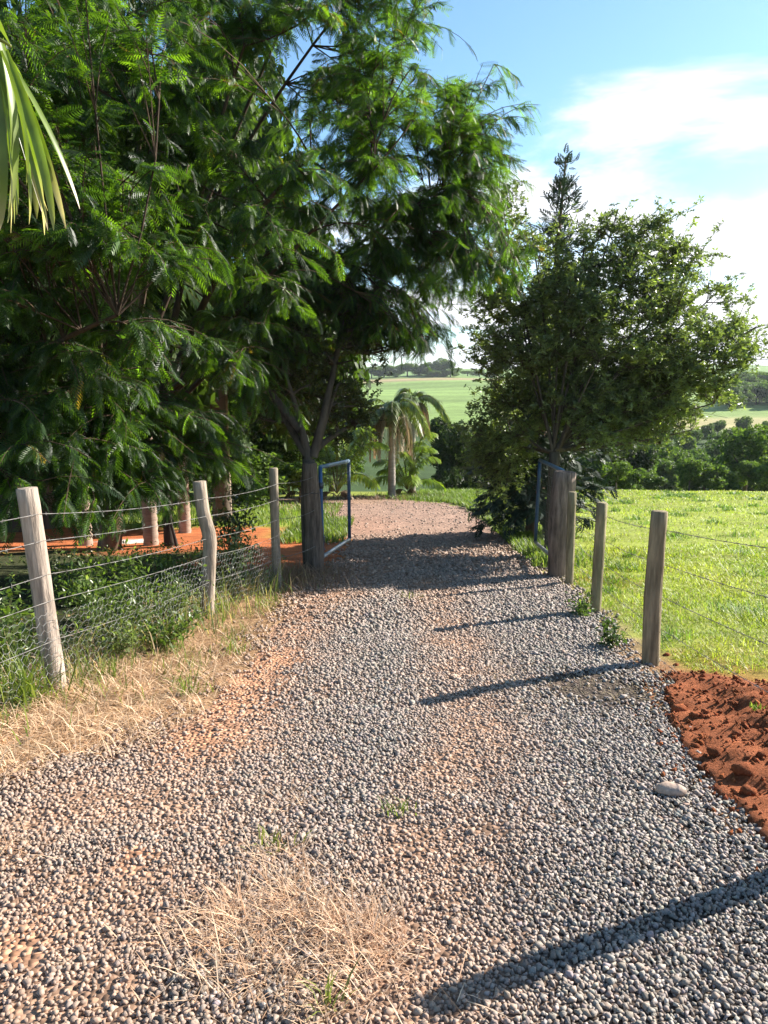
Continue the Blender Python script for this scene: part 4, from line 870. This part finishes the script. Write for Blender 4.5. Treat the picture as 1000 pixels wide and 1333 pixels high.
# tree belt on the far field, wood on the far right hillside, trees on the skyline
for (px, h, w, y) in [(574, 13, 19, 470), (592, 6, 10, 480), (556, 9, 14, 478), (545, 7, 13, 485), (530, 9, 15, 475), (515, 8, 14, 472), (500, 9, 15, 478), (607, 4, 11, 500), (622, 5, 12, 505), (638, 6, 12, 505), (484, 8, 14, 470), (585, 5, 12, 462), (562, 5, 12, 460)]:
    place_tree(VB[k % 3], 'skyline_tree', base_at((px-500)/F_PX*y, y), h, w, 'distant tree in the belt along the top of the far field', 'tree', 'trees on the skyline'); k += 1
for i in range(34):
    y = r2.uniform(205, 275); px = r2.uniform(935, 1040); h = r2.uniform(5, 8)
    place_tree(VT[i % 5], 'hillside_tree', base_at((px-500)/F_PX*y, y), h, h*1.3, 'tree in the dark wood on the hillside above the pale field', 'tree', 'trees on the far hillside')
# dense dark trees behind the palms and the gate opening
for (px, Y, h, w, lb) in [(588, 37, 4.1, 3.6, 'dense dark rounded tree behind the two palms'), (622, 39, 3.6, 3.2, 'dark tree half hidden behind the conifer skirt'), (650, 41, 3.4, 3.4, 'dark shrubby tree further back behind the conifer')]:
    place_tree(VD[1 if px < 600 else 0], 'dark_tree', base_at((px-500)/F_PX*Y, Y), h, w, lb, 'tree')
# trees closing the view on the left behind the lawn
left_bg = [(-14, 27, 8, 8), (-10.5, 25, 7.5, 7.5), (-7.8, 27.5, 8, 7), (-5.4, 25.5, 6.5, 6), (-3.8, 28.5, 6, 5), (-12, 20.5, 7, 7), (-8.6, 20.8, 7.5, 6), (-6.2, 21.6, 6, 4.8), (-9.5, 15.5, 7.5, 6.5), (-6.9, 14.8, 7, 5.4), (-18, 24, 9, 9), (-2.2, 31, 4, 4), (-7.2, 14.2, 11, 7.5), (-3.6, 16.2, 10.5, 6.5), (-11, 13, 11, 8)]
for i, (x, y, h, w) in enumerate(left_bg):
    place_tree(VN[i % 3], 'garden_tree', base_at(x, y), h, w, 'tall dark tree closing the gaps behind the huge feathery tree' if h > 10 else 'leafy tree standing behind the lawn and red soil clearing', 'tree', 'tall trees behind the feathery tree' if h > 10 else 'trees behind the clearing')
for i, (x, y, h, w) in enumerate([(-7.6, 18.3, 1.8, 2.6), (-5.6, 19.2, 1.6, 2.4), (-3.9, 22.3, 1.7, 2.4), (-10, 18, 2, 3), (-2.6, 22.8, 1.5, 2.0), (-4.9, 24, 2.2, 2.6)]):
    place_tree(VB[i % 3], 'shrub', base_at(x, y), h, w, 'low leafy shrub along the back edge of the lawn', 'shrub', 'shrubs behind the lawn')
# dark slim trunks in the clearing
for (px, py, tx, ty, r_, lb) in [(222, 711, 205, 560, 0.07, 'thin dark leaning trunk between two ringed palm trunks'), (232, 712, 214, 655, 0.025, 'thin dead stick leaning on the red soil by the dark trunk')]:
    b0 = on_ground(px, py); o = thing('bare_trunk', tuple(b0), lb, 'tree trunk'); e = P(tx, ty, b0[1])
    MB().add(*tube(bez(b0+dn*0.5, (b0+e)/2+A([0.02, 0, 0]), e, 9), r_*np.array([1.5, 1.35, 1.1, 1, .95, .92, .9, .88, .8]), 10), (0.05, 0.042, 0.036)).build('stem', M_bark, o, True)

# ------------------------------------------------------------------ grass, straw, weeds
def blades(n, xy, h, w, lean, col, mat, name, label, seed, flat=0.0, droop=0.35, zoff=0.0, zf=None):
    r = np.random.default_rng(seed); n = len(xy); z = H(xy[:, 0], xy[:, 1]) if zf is None else zf; base = np.column_stack([xy, z-0.005+zoff])
    az = r.uniform(0, 2*pi, n); d = np.column_stack([np.cos(az), np.sin(az), np.zeros(n)]); ln = np.clip(r.normal(lean, 0.25, n), 0, 1.35)
    up = np.array([0, 0, 1.]); dir_ = nrm(d*np.sin(ln)[:, None]+up*np.cos(ln)[:, None]); side = nrm(np.cross(dir_, up)+1e-5*d+np.column_stack([-np.sin(az), np.cos(az), np.zeros(n)])*0.5)*np.asarray(w).reshape(-1, 1)*0.5
    h = np.asarray(h).reshape(-1, 1); mid = base+dir_*h*0.55; end = mid+nrm(dir_+d*0.5*droop*2-up*droop)*h*0.45
    end[:, 2] = np.maximum(end[:, 2], z+0.004+zoff)
    V = np.stack([base-side, base+side, mid+side*0.8, mid-side*0.8, end], 1).reshape(-1, 3); b0 = np.arange(n)[:, None]*5
    Fc = np.concatenate([b0+A([0, 1, 2]), b0+A([0, 2, 3]), b0+A([3, 2, 4])])
    o = MB().add(V, Fc, np.repeat(col, 5, 0)).build(name, mat); o['kind'] = 'stuff'; o['label'] = label; return o
# meadow
def meadow_pts(n, y0, y1, r, pw=1.0):
    y = y0+(y1-y0)*r.random(n*2)**pw; lo = 2.12+0.012*y; hi = 0.60*y+0.8; x = lo+(hi-lo)*r.random(n*2); x = x[:]; ok = hi > lo; ok &= ~((x < 2.9) & (y < 4.95)) & ~((x > 1.9) & (y < np.interp(x, [1.9, 2.4, 2.9, 3.5, 4.3], [5.0, 4.85, 4.55, 4.25, 3.9])))
    return np.column_stack([x, y])[ok][:n]
rg = np.random.default_rng(77); pts = np.concatenate([meadow_pts(52000, 3.8, 12, rg, 0.9), meadow_pts(42000, 12, 33.5, rg, 0.8)])
thin = vnoise(pts[:, 0], pts[:, 1], 1.3, 3, 2); pts = pts[rg.random(len(pts)) < np.clip(0.75+0.6*thin, 0.2, 1)]
far_ = np.clip(pts[:, 1]/12, 0.5, 2.2); pn = vnoise(pts[:, 0], pts[:, 1], 2.1, 3, 4); n = len(pts)
hh = (0.04+0.045*rg.random(n))*(1+0.5*np.clip(pn, -.5, 1))*np.clip(0.85+0.15*far_, 0.8, 1.3)
pm = vnoise(pts[:, 0], pts[:, 1], 5.5, 3, 1); yy = np.clip(0.45+0.4*pn+0.45*pm+0.25*rg.normal(size=n), 0, 1)[:, None]
col = (A([0.19, 0.27, 0.028])*(1-yy)+A([0.40, 0.42, 0.06])*yy)*np.exp(0.18*rg.normal(size=(n, 1)))
dry = rg.random(n) < 0.05+0.25*np.clip(vnoise(pts[:, 0], pts[:, 1], 3.3, 3, 7)-0.25, 0, 1); col[dry] = A([0.32, 0.26, 0.13])
cl = meadow_pts(110, 5.2, 30, rg, 0.9); cp = np.repeat(cl, 70, 0)+rg.normal(size=(len(cl)*70, 2))*np.repeat(0.05+0.16*rg.random(len(cl)), 70)[:, None]; cp = cp[cp[:, 0] > 2.2]; nc_ = len(cp)
pts = np.concatenate([pts, cp]); hh = np.concatenate([hh, 0.08+0.13*rg.random(nc_)]); far_ = np.concatenate([far_, np.clip(cp[:, 1]/12, 0.5, 2)]); col = np.concatenate([col, A([0.12, 0.20, 0.03])*np.exp(0.25*rg.normal(size=(nc_, 1)))]); n = len(pts)
blades(n, pts, hh, 0.012*far_, 0.75, col, M_grass, 'meadow_grass', 'short bright green meadow grass beyond the fence', 1)
# verge grass right of the drive further on, lawn at the left, tufts near the palms
def area(n, x0, x1, y0, y1, r): return np.column_stack([r.uniform(x0, x1, n), r.uniform(y0, y1, n)])
pts = np.concatenate([np.column_stack([xR(yv)+np.abs(rg.normal(0, 0.45, 7000))-0.1, yv]) for yv in [rg.uniform(9.8, 25, 7000)]]+[area(9000, -12, -1.2, 15.2, 22, rg), area(2500, -1.9, -0.7, 12.5, 17, rg), np.column_stack([rg.normal(1.9, 0.8, 4000), rg.normal(26.5, 1.4, 4000)]), area(2500, 1.5, 4.5, 26, 33, rg)])
n = len(pts); yy = rg.random((n, 1)); col = (A([0.09, 0.16, 0.025])*(1-yy)+A([0.20, 0.24, 0.05])*yy)
blades(n, pts, 0.10+0.14*rg.random(n), 0.016+0.01*rg.random(n), 0.4, col, M_grass, 'verge_grass', 'tufted green grass along the drive beyond the gate and on the lawn', 2)
# dry straw: verge on the left and the clump in the gravel
def clump(px, py, rx, ry, n, r): g_ = G(px, py); return np.column_stack([r.normal(g_[0], rx, n), r.normal(g_[1], ry, n)])
pts = area(42000, -3.2, -0.3, 3.1, 8.3, rg)
el = xL(pts[:, 1])-pts[:, 0]; pts = pts[(el > -0.12+0.1*rg.normal(size=len(pts))) & (el < 1.5) & (rg.random(len(pts)) < np.clip(0.5+0.9*vnoise(pts[:, 0], pts[:, 1], 0.55, 3, 3)+0.45*(5.0-pts[:, 1]), 0.06, 1))]
n = len(pts); yy = rg.random((n, 1)); col = (A([0.48, 0.29, 0.165])*(1-yy)+A([0.80, 0.62, 0.43])*yy)*np.exp(0.2*rg.normal(size=(n, 1))+0.3*np.clip(vnoise(pts[:, 0], pts[:, 1], 0.5, 3, 5), -1, 0.6)[:, None])
blades(n, pts, 0.07+0.17*rg.random(n)**1.5, 0.003+0.003*rg.random(n), 1.12, col, M_straw, 'dry_grass', 'flattened dry straw coloured grass beside the fence', 3)
pts = np.concatenate([clump(360, 1180, 0.10, 0.09, 500, rg), clump(300, 1215, 0.08, 0.06, 350, rg), clump(430, 1215, 0.09, 0.07, 400, rg), clump(340, 1270, 0.10, 0.07, 350, rg), clump(470, 1235, 0.06, 0.06, 220, rg), clump(370, 1190, 0.15, 0.11, 480, rg), clump(290, 1230, 0.14, 0.10, 300, rg), clump(450, 1240, 0.12, 0.10, 300, rg), clump(390, 1310, 0.22, 0.09, 340, rg), clump(365, 1120, 0.06, 0.05, 130, rg), clump(385, 1045, 0.05, 0.05, 80, rg), clump(20, 1110, 0.12, 0.07, 150, rg), clump(490, 1260, 0.08, 0.09, 130, rg)])
n = len(pts); yy = rg.random((n, 1)); col = (A([0.44, 0.25, 0.14])*(1-yy)+A([0.76, 0.57, 0.40])*yy)*np.exp(0.2*rg.normal(size=(n, 1)))
blades(n, pts, 0.035+0.14*rg.random(n)**2.4, 0.0022+0.0022*rg.random(n), 1.12, col, M_straw, 'dry_grass', 'clump of dry straw coloured grass growing through the gravel', 4, zoff=0.012, droop=0.15)
# strip of dry grass by the near right post
pts = np.column_stack([rg.uniform(0.75, 2.1, 2600), rg.normal(4.6, 0.35, 2600)]); n = len(pts); yy = rg.random((n, 1)); col = (A([0.34, 0.26, 0.14])*(1-yy)+A([0.46, 0.38, 0.24])*yy)
blades(n, pts, 0.03+0.05*rg.random(n), 0.003+0.002*rg.random(n), 1.05, col, M_straw, 'dry_grass', 'thin dry grass around the foot of the near meadow fence post', 5)
# green grass tufts, each a plant of its own
def tuft(px, py, n, hgt, spread, label, c0=(0.11, 0.17, 0.03), c1=(0.24, 0.27, 0.06), lean=0.45, w=0.008, onz=None):
    g_ = G(px, py); g_[2] = ground_z(g_[0], g_[1]) if onz is None else onz(g_[0], g_[1]); r = np.random.default_rng(int(px*7+py)); pts = g_[:2]+r.normal(size=(n, 2))*spread
    yy = r.random((n, 1)); col = A(c0)*(1-yy)+A(c1)*yy
    V0 = len(bpy.data.objects); o = blades(n, pts, hgt*r.uniform(0.5, 1.1, n), w*r.uniform(0.6, 1.2, n), lean, col, M_grass, 'grass_tuft', label, int(px+py), zf=None if onz is None else np.full(n, g_[2]))
    del o['kind']; me = o.data; co = np.empty(len(me.vertices)*3, np.float32); me.vertices.foreach_get('co', co); co = co.reshape(-1, 3)-g_.astype(np.float32); me.vertices.foreach_set('co', co.ravel()); o.location = g_
    o['category'] = 'grass tuft'; return o
tuft(28, 925, 130, 0.42, 0.09, 'tall green grass tuft at the foot of the leaning pale post', w=0.012)
tuft(-15, 900, 110, 0.5, 0.10, 'tall bent grass tuft under the netting beside the leaning pale post', w=0.013)
tuft(145, 890, 40, 0.22, 0.035, 'small yellow green grass tuft in the straw right of the leaning pale post')
tuft(215, 850, 60, 0.22, 0.06, 'broad low grass tuft amid the straw below the kinked post')
tuft(245, 905, 50, 0.2, 0.06, 'grass tuft at the gravel edge of the straw patch')
tuft(285, 800, 45, 0.2, 0.05, 'grass tuft at the foot of the kinked post')
tuft(305, 850, 40, 0.2, 0.05, 'spiky grass tuft where the straw meets the red dust')
tuft(345, 790, 40, 0.16, 0.05, 'grass tuft near the slim post before the gate')
tuft(520, 1062, 34, 0.11, 0.03, 'little green grass tuft alone in the middle of the gravel', w=0.006)
tuft(424, 1318, 14, 0.17, 0.02, 'seeding green grass stalks beside the straw clump in the gravel', c0=(0.17, 0.19, 0.08), w=0.007)
tuft(353, 1105, 30, 0.10, 0.04, 'faded grass tuft at the top of the straw clump in the gravel', c0=(0.2, 0.19, 0.06))
tuft(985, 945, 26, 0.05, 0.02, 'tiny green sprout on the red soil heap', c0=(0.12, 0.22, 0.02), w=0.012, onz=mound_z)
tuft(535, 780, 50, 0.10, 0.10, 'sparse grass tuft in the shaded wheel track', c0=(0.1, 0.1, 0.04))
# leafy weeds
def weed(px, py, n, R_, hgt, leaf, label, cA, cB, name='weed', xy=None, stemn=9):
    g_ = G(px, py) if xy is None else A([xy[0], xy[1], 0.]); g_[2] = ground_z(g_[0], g_[1]); r = np.random.default_rng(int(abs(px)*3+abs(py)*5+n)); o = thing(name, tuple(g_), label, 'weed' if name == 'weed' else 'bush')
    mb = MB(); ps = []
    for i in range(stemn):
        a = r.uniform(0, 6.28); e = g_+A([cos(a)*R_*r.uniform(.3, 1), sin(a)*R_*r.uniform(.3, 1), hgt*r.uniform(.5, 1)]); s_ = bez(g_, (g_+e)/2+A([0, 0, 0.25*hgt]), e, 7); mb.add(*tube(s_, np.linspace(.004, .0015, 7), 4, False), (0.10, 0.11, 0.04)); ps.append(s_[1:])
    mb.build('stems', M_bark, o); S = np.concatenate(ps); pos = S[r.integers(0, len(S), n)]+r.normal(size=(n, 3))*A([R_, R_, hgt])*0.16; pos[:, 2] = np.maximum(pos[:, 2], g_[2]+0.01)
    yy = r.random((n, 1)); col = (A(cA)*(1-yy)+A(cB)*yy)*np.exp(.2*r.normal(size=(n, 1))); tv, tf = t_diamond(0.25, 0.08)
    f_ = MB().add(*inst(tv, tf, pos, rdir(n, r)+A([0, 0, .1]), rdir(n, r)*.6+A([0, 0, 1.]), leaf*r.uniform(.6, 1.3, n), col)).build('leaves', M_broad, o); f_['kind'] = 'stuff'; return o
WA, WB = (0.05, 0.085, 0.022), (0.11, 0.16, 0.035)
weed(757, 802, 240, 0.20, 0.22, 0.045, 'leafy weed on the gravel edge beside the second meadow fence post', WA, WB)
weed(797, 842, 210, 0.18, 0.20, 0.05, 'low dark leaved weed between the two nearest meadow fence posts', (0.03, 0.055, 0.02), (0.07, 0.11, 0.03))
weed(312, 785, 700, 0.36, 0.62, 0.07, 'silvery green bush behind the netting right of the kinked post', (0.09, 0.12, 0.06), (0.19, 0.23, 0.11), 'bush', xy=(-1.75, 8.1), stemn=18)
weed(325, 700, 700, 0.34, 1.0, 0.075, 'tall dark leaved bush behind the slim post', (0.02, 0.035, 0.014), (0.05, 0.075, 0.025), 'bush', xy=(-2.15, 10.2), stemn=16)
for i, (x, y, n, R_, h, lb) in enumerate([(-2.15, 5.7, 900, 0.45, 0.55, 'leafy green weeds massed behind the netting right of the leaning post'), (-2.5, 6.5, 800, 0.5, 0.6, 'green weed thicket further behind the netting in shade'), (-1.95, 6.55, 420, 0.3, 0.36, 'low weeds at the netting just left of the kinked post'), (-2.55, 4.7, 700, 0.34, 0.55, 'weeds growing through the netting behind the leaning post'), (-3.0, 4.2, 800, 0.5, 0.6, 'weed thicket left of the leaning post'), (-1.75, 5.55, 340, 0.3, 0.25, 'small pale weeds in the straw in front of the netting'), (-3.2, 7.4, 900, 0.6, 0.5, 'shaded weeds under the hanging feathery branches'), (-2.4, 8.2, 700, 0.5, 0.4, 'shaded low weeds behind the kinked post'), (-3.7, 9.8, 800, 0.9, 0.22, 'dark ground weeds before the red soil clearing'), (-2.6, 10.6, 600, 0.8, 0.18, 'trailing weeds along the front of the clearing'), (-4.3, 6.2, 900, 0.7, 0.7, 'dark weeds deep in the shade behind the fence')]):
    weed(i, 1, n, R_, h, 0.052, lb, WA if i not in (6, 8, 10) else (0.03, 0.05, 0.018), WB, xy=(x, y), stemn=14)  # some weeds in shade get a darker leaf tone, shade painted in
# leaf litter and dead fronds on the ground below the palms
pts = np.column_stack([rg.normal(0.1, 1.1, 1200), rg.normal(25.4, 0.5, 1200)]); n = len(pts); yy = rg.random((n, 1))
blades(n, pts, 0.10+0.25*rg.random(n), 0.02+0.02*rg.random(n), 1.1, A([0.14, 0.10, 0.07])*(1-yy)+A([0.3, 0.22, 0.15])*yy, M_straw, 'leaf_litter', 'brown fallen fronds and litter heaped below the palms', 9)
pts = np.concatenate([np.column_stack([rg.normal(-1.05, 0.3, 1500), rg.normal(8.9, 0.45, 1500)])]); n = len(pts); yy = rg.random((n, 1))
blades(n, pts, 0.10+0.2*rg.random(n), 0.004+0.003*rg.random(n), 0.7, A([0.22, 0.13, 0.08])*(1-yy)+A([0.36, 0.25, 0.16])*yy, M_straw, 'dry_grass', 'brown dead grass at the foot of the dark gate post', 10)

# low ground cover in the shade behind the left fence
npt = 10000; pts = np.column_stack([rg.uniform(-7, -1.2, npt), rg.uniform(3.6, 11.6, npt)])
fx_ = np.interp(pts[:, 1], [L0[1], L1[1], L2[1], L3[1], 11], [L0[0], L1[0], L2[0], L3[0], -1.6]); dn_ = 0.5+0.5*vnoise(pts[:, 0], pts[:, 1], 0.9, 3, 4)
pts = pts[(pts[:, 0] < fx_-0.02+0.22*dn_) & (rg.random(npt) < (0.12+1.0*dn_**2)*np.clip(2.0-pts[:, 1]/5.2, 0.25, 1))]; n = len(pts); dn_ = 0.5+0.5*vnoise(pts[:, 0], pts[:, 1], 0.9, 3, 4)
pos = np.column_stack([pts, H(pts[:, 0], pts[:, 1])+0.02+(0.06+0.62*dn_**2.2)*rg.random(n)*np.clip(1.5-pts[:, 1]/9, 0.2, 1)]); yy = rg.random((n, 1))
col = (A([0.06, 0.09, 0.03])*(1-yy)+A([0.19, 0.23, 0.095])*yy)*np.exp(0.25*rg.normal(size=(n, 1))); drl = rg.random(n) < 0.08; col[drl] = A([0.34, 0.22, 0.12]); tv, tf = t_cluster(3, rg, 0.2)
uc = MB().add(*inst(tv, tf, pos, rdir(n), rdir(n)*0.6+A([0, 0, 1.]), rg.uniform(0.035, 0.08, n), col)).build('ground_cover', M_broad); uc['kind'] = 'stuff'; uc['label'] = 'leafy green ground cover behind and through the netting'
for i, (x, y, n, R_, h, lb) in enumerate([(-1.95, 5.15, 330, 0.24, 0.30, 'pale leafy weed in the straw right beside the leaning post'), (-1.72, 6.05, 300, 0.22, 0.26, 'pale leafy weed in the straw halfway between the leaning and kinked posts'), (-2.1, 5.35, 420, 0.26, 0.42, 'bushy weed pressed against the netting behind the leaning post'), (-1.88, 6.2, 360, 0.24, 0.40, 'bushy weed pressed against the netting before the kinked post')]):
    weed(i, 2, n, R_, h, 0.045, lb, (0.07, 0.10, 0.035), (0.17, 0.21, 0.08), xy=(x, y), stemn=12)
# ------------------------------------------------------------------ air
hz = MB(); x0, x1, y0, y1, z0, z1 = -3300., 3300., -420., 4500., -32., 42.
hv = A([[x0, y0, z0], [x1, y0, z0], [x1, y1, z0], [x0, y1, z0], [x0, y0, z1], [x1, y0, z1], [x1, y1, z1], [x0, y1, z1]])
hm_, nt, b, out = newmat('haze_air'); nt.nodes.remove(b); pv = N(nt, 'ShaderNodeVolumePrincipled'); pv.inputs['Color'].default_value = (0.86, 0.92, 1.0, 1); pv.inputs['Density'].default_value = 0.00016; pv.inputs['Anisotropy'].default_value = 0.3
nt.links.new(pv.outputs[0], out.inputs['Volume'])
hz.add(hv, BOX_F); hzo = hz.build('haze', hm_); hzo['kind'] = 'stuff'; hzo['label'] = 'thin summer haze over the valley'

pts = np.column_stack([rg.uniform(-2.3, -0.75, 3200), rg.uniform(4.2, 7.8, 3200)]); el = xL(pts[:, 1])-pts[:, 0]
pts = pts[(el > 0.08) & (el < 1.1) & (vnoise(pts[:, 0], pts[:, 1], 0.7, 3, 6) > 0.0)]; n = len(pts); yy = rg.random((n, 1))
blades(n, pts, 0.05+0.14*rg.random(n), 0.005+0.005*rg.random(n), 0.7, A([0.13, 0.17, 0.04])*(1-yy)+A([0.36, 0.30, 0.13])*yy, M_grass, 'verge_grass', 'patchy green and yellowing grass among the straw beside the left fence', 12)
pts = np.column_stack([rg.uniform(-2.3, -0.75, 5200), rg.uniform(4.6, 8.2, 5200)]); el = xL(pts[:, 1])-pts[:, 0]; pts = pts[(el > -0.05) & (el < 1.0)]; n = len(pts); yy = rg.random((n, 1))
blades(n, pts, 0.03+0.07*rg.random(n), 0.004+0.004*rg.random(n), 1.1, A([0.20, 0.11, 0.06])*(1-yy)+A([0.46, 0.30, 0.18])*yy, M_straw, 'leaf_litter', 'brown dead grass and litter on the bank below the kinked post', 13)

# tall untidy stalks along the left fence
ys_ = rg.uniform(3.2, 8.4, 1500); fx_ = np.interp(ys_, [L0[1], L1[1], L2[1], L3[1]], [L0[0], L1[0], L2[0], L3[0]]); pts = np.column_stack([fx_+rg.normal(-0.05, 0.22, 1500), ys_])
pts = pts[vnoise(pts[:, 0], pts[:, 1], 0.6, 3, 1) > -0.15]; n = len(pts); yy = rg.random((n, 1)); col = A([0.10, 0.14, 0.04])*(1-yy)+A([0.24, 0.26, 0.10])*yy; drs = rg.random(n) < 0.3; col[drs] = A([0.48, 0.36, 0.2])
blades(n, pts, 0.12+0.38*rg.random(n)**1.8, 0.006+0.006*rg.random(n), 0.4, col, M_grass, 'tall_grass', 'tall green and dry stalks growing through the netting of the left fence', 14)
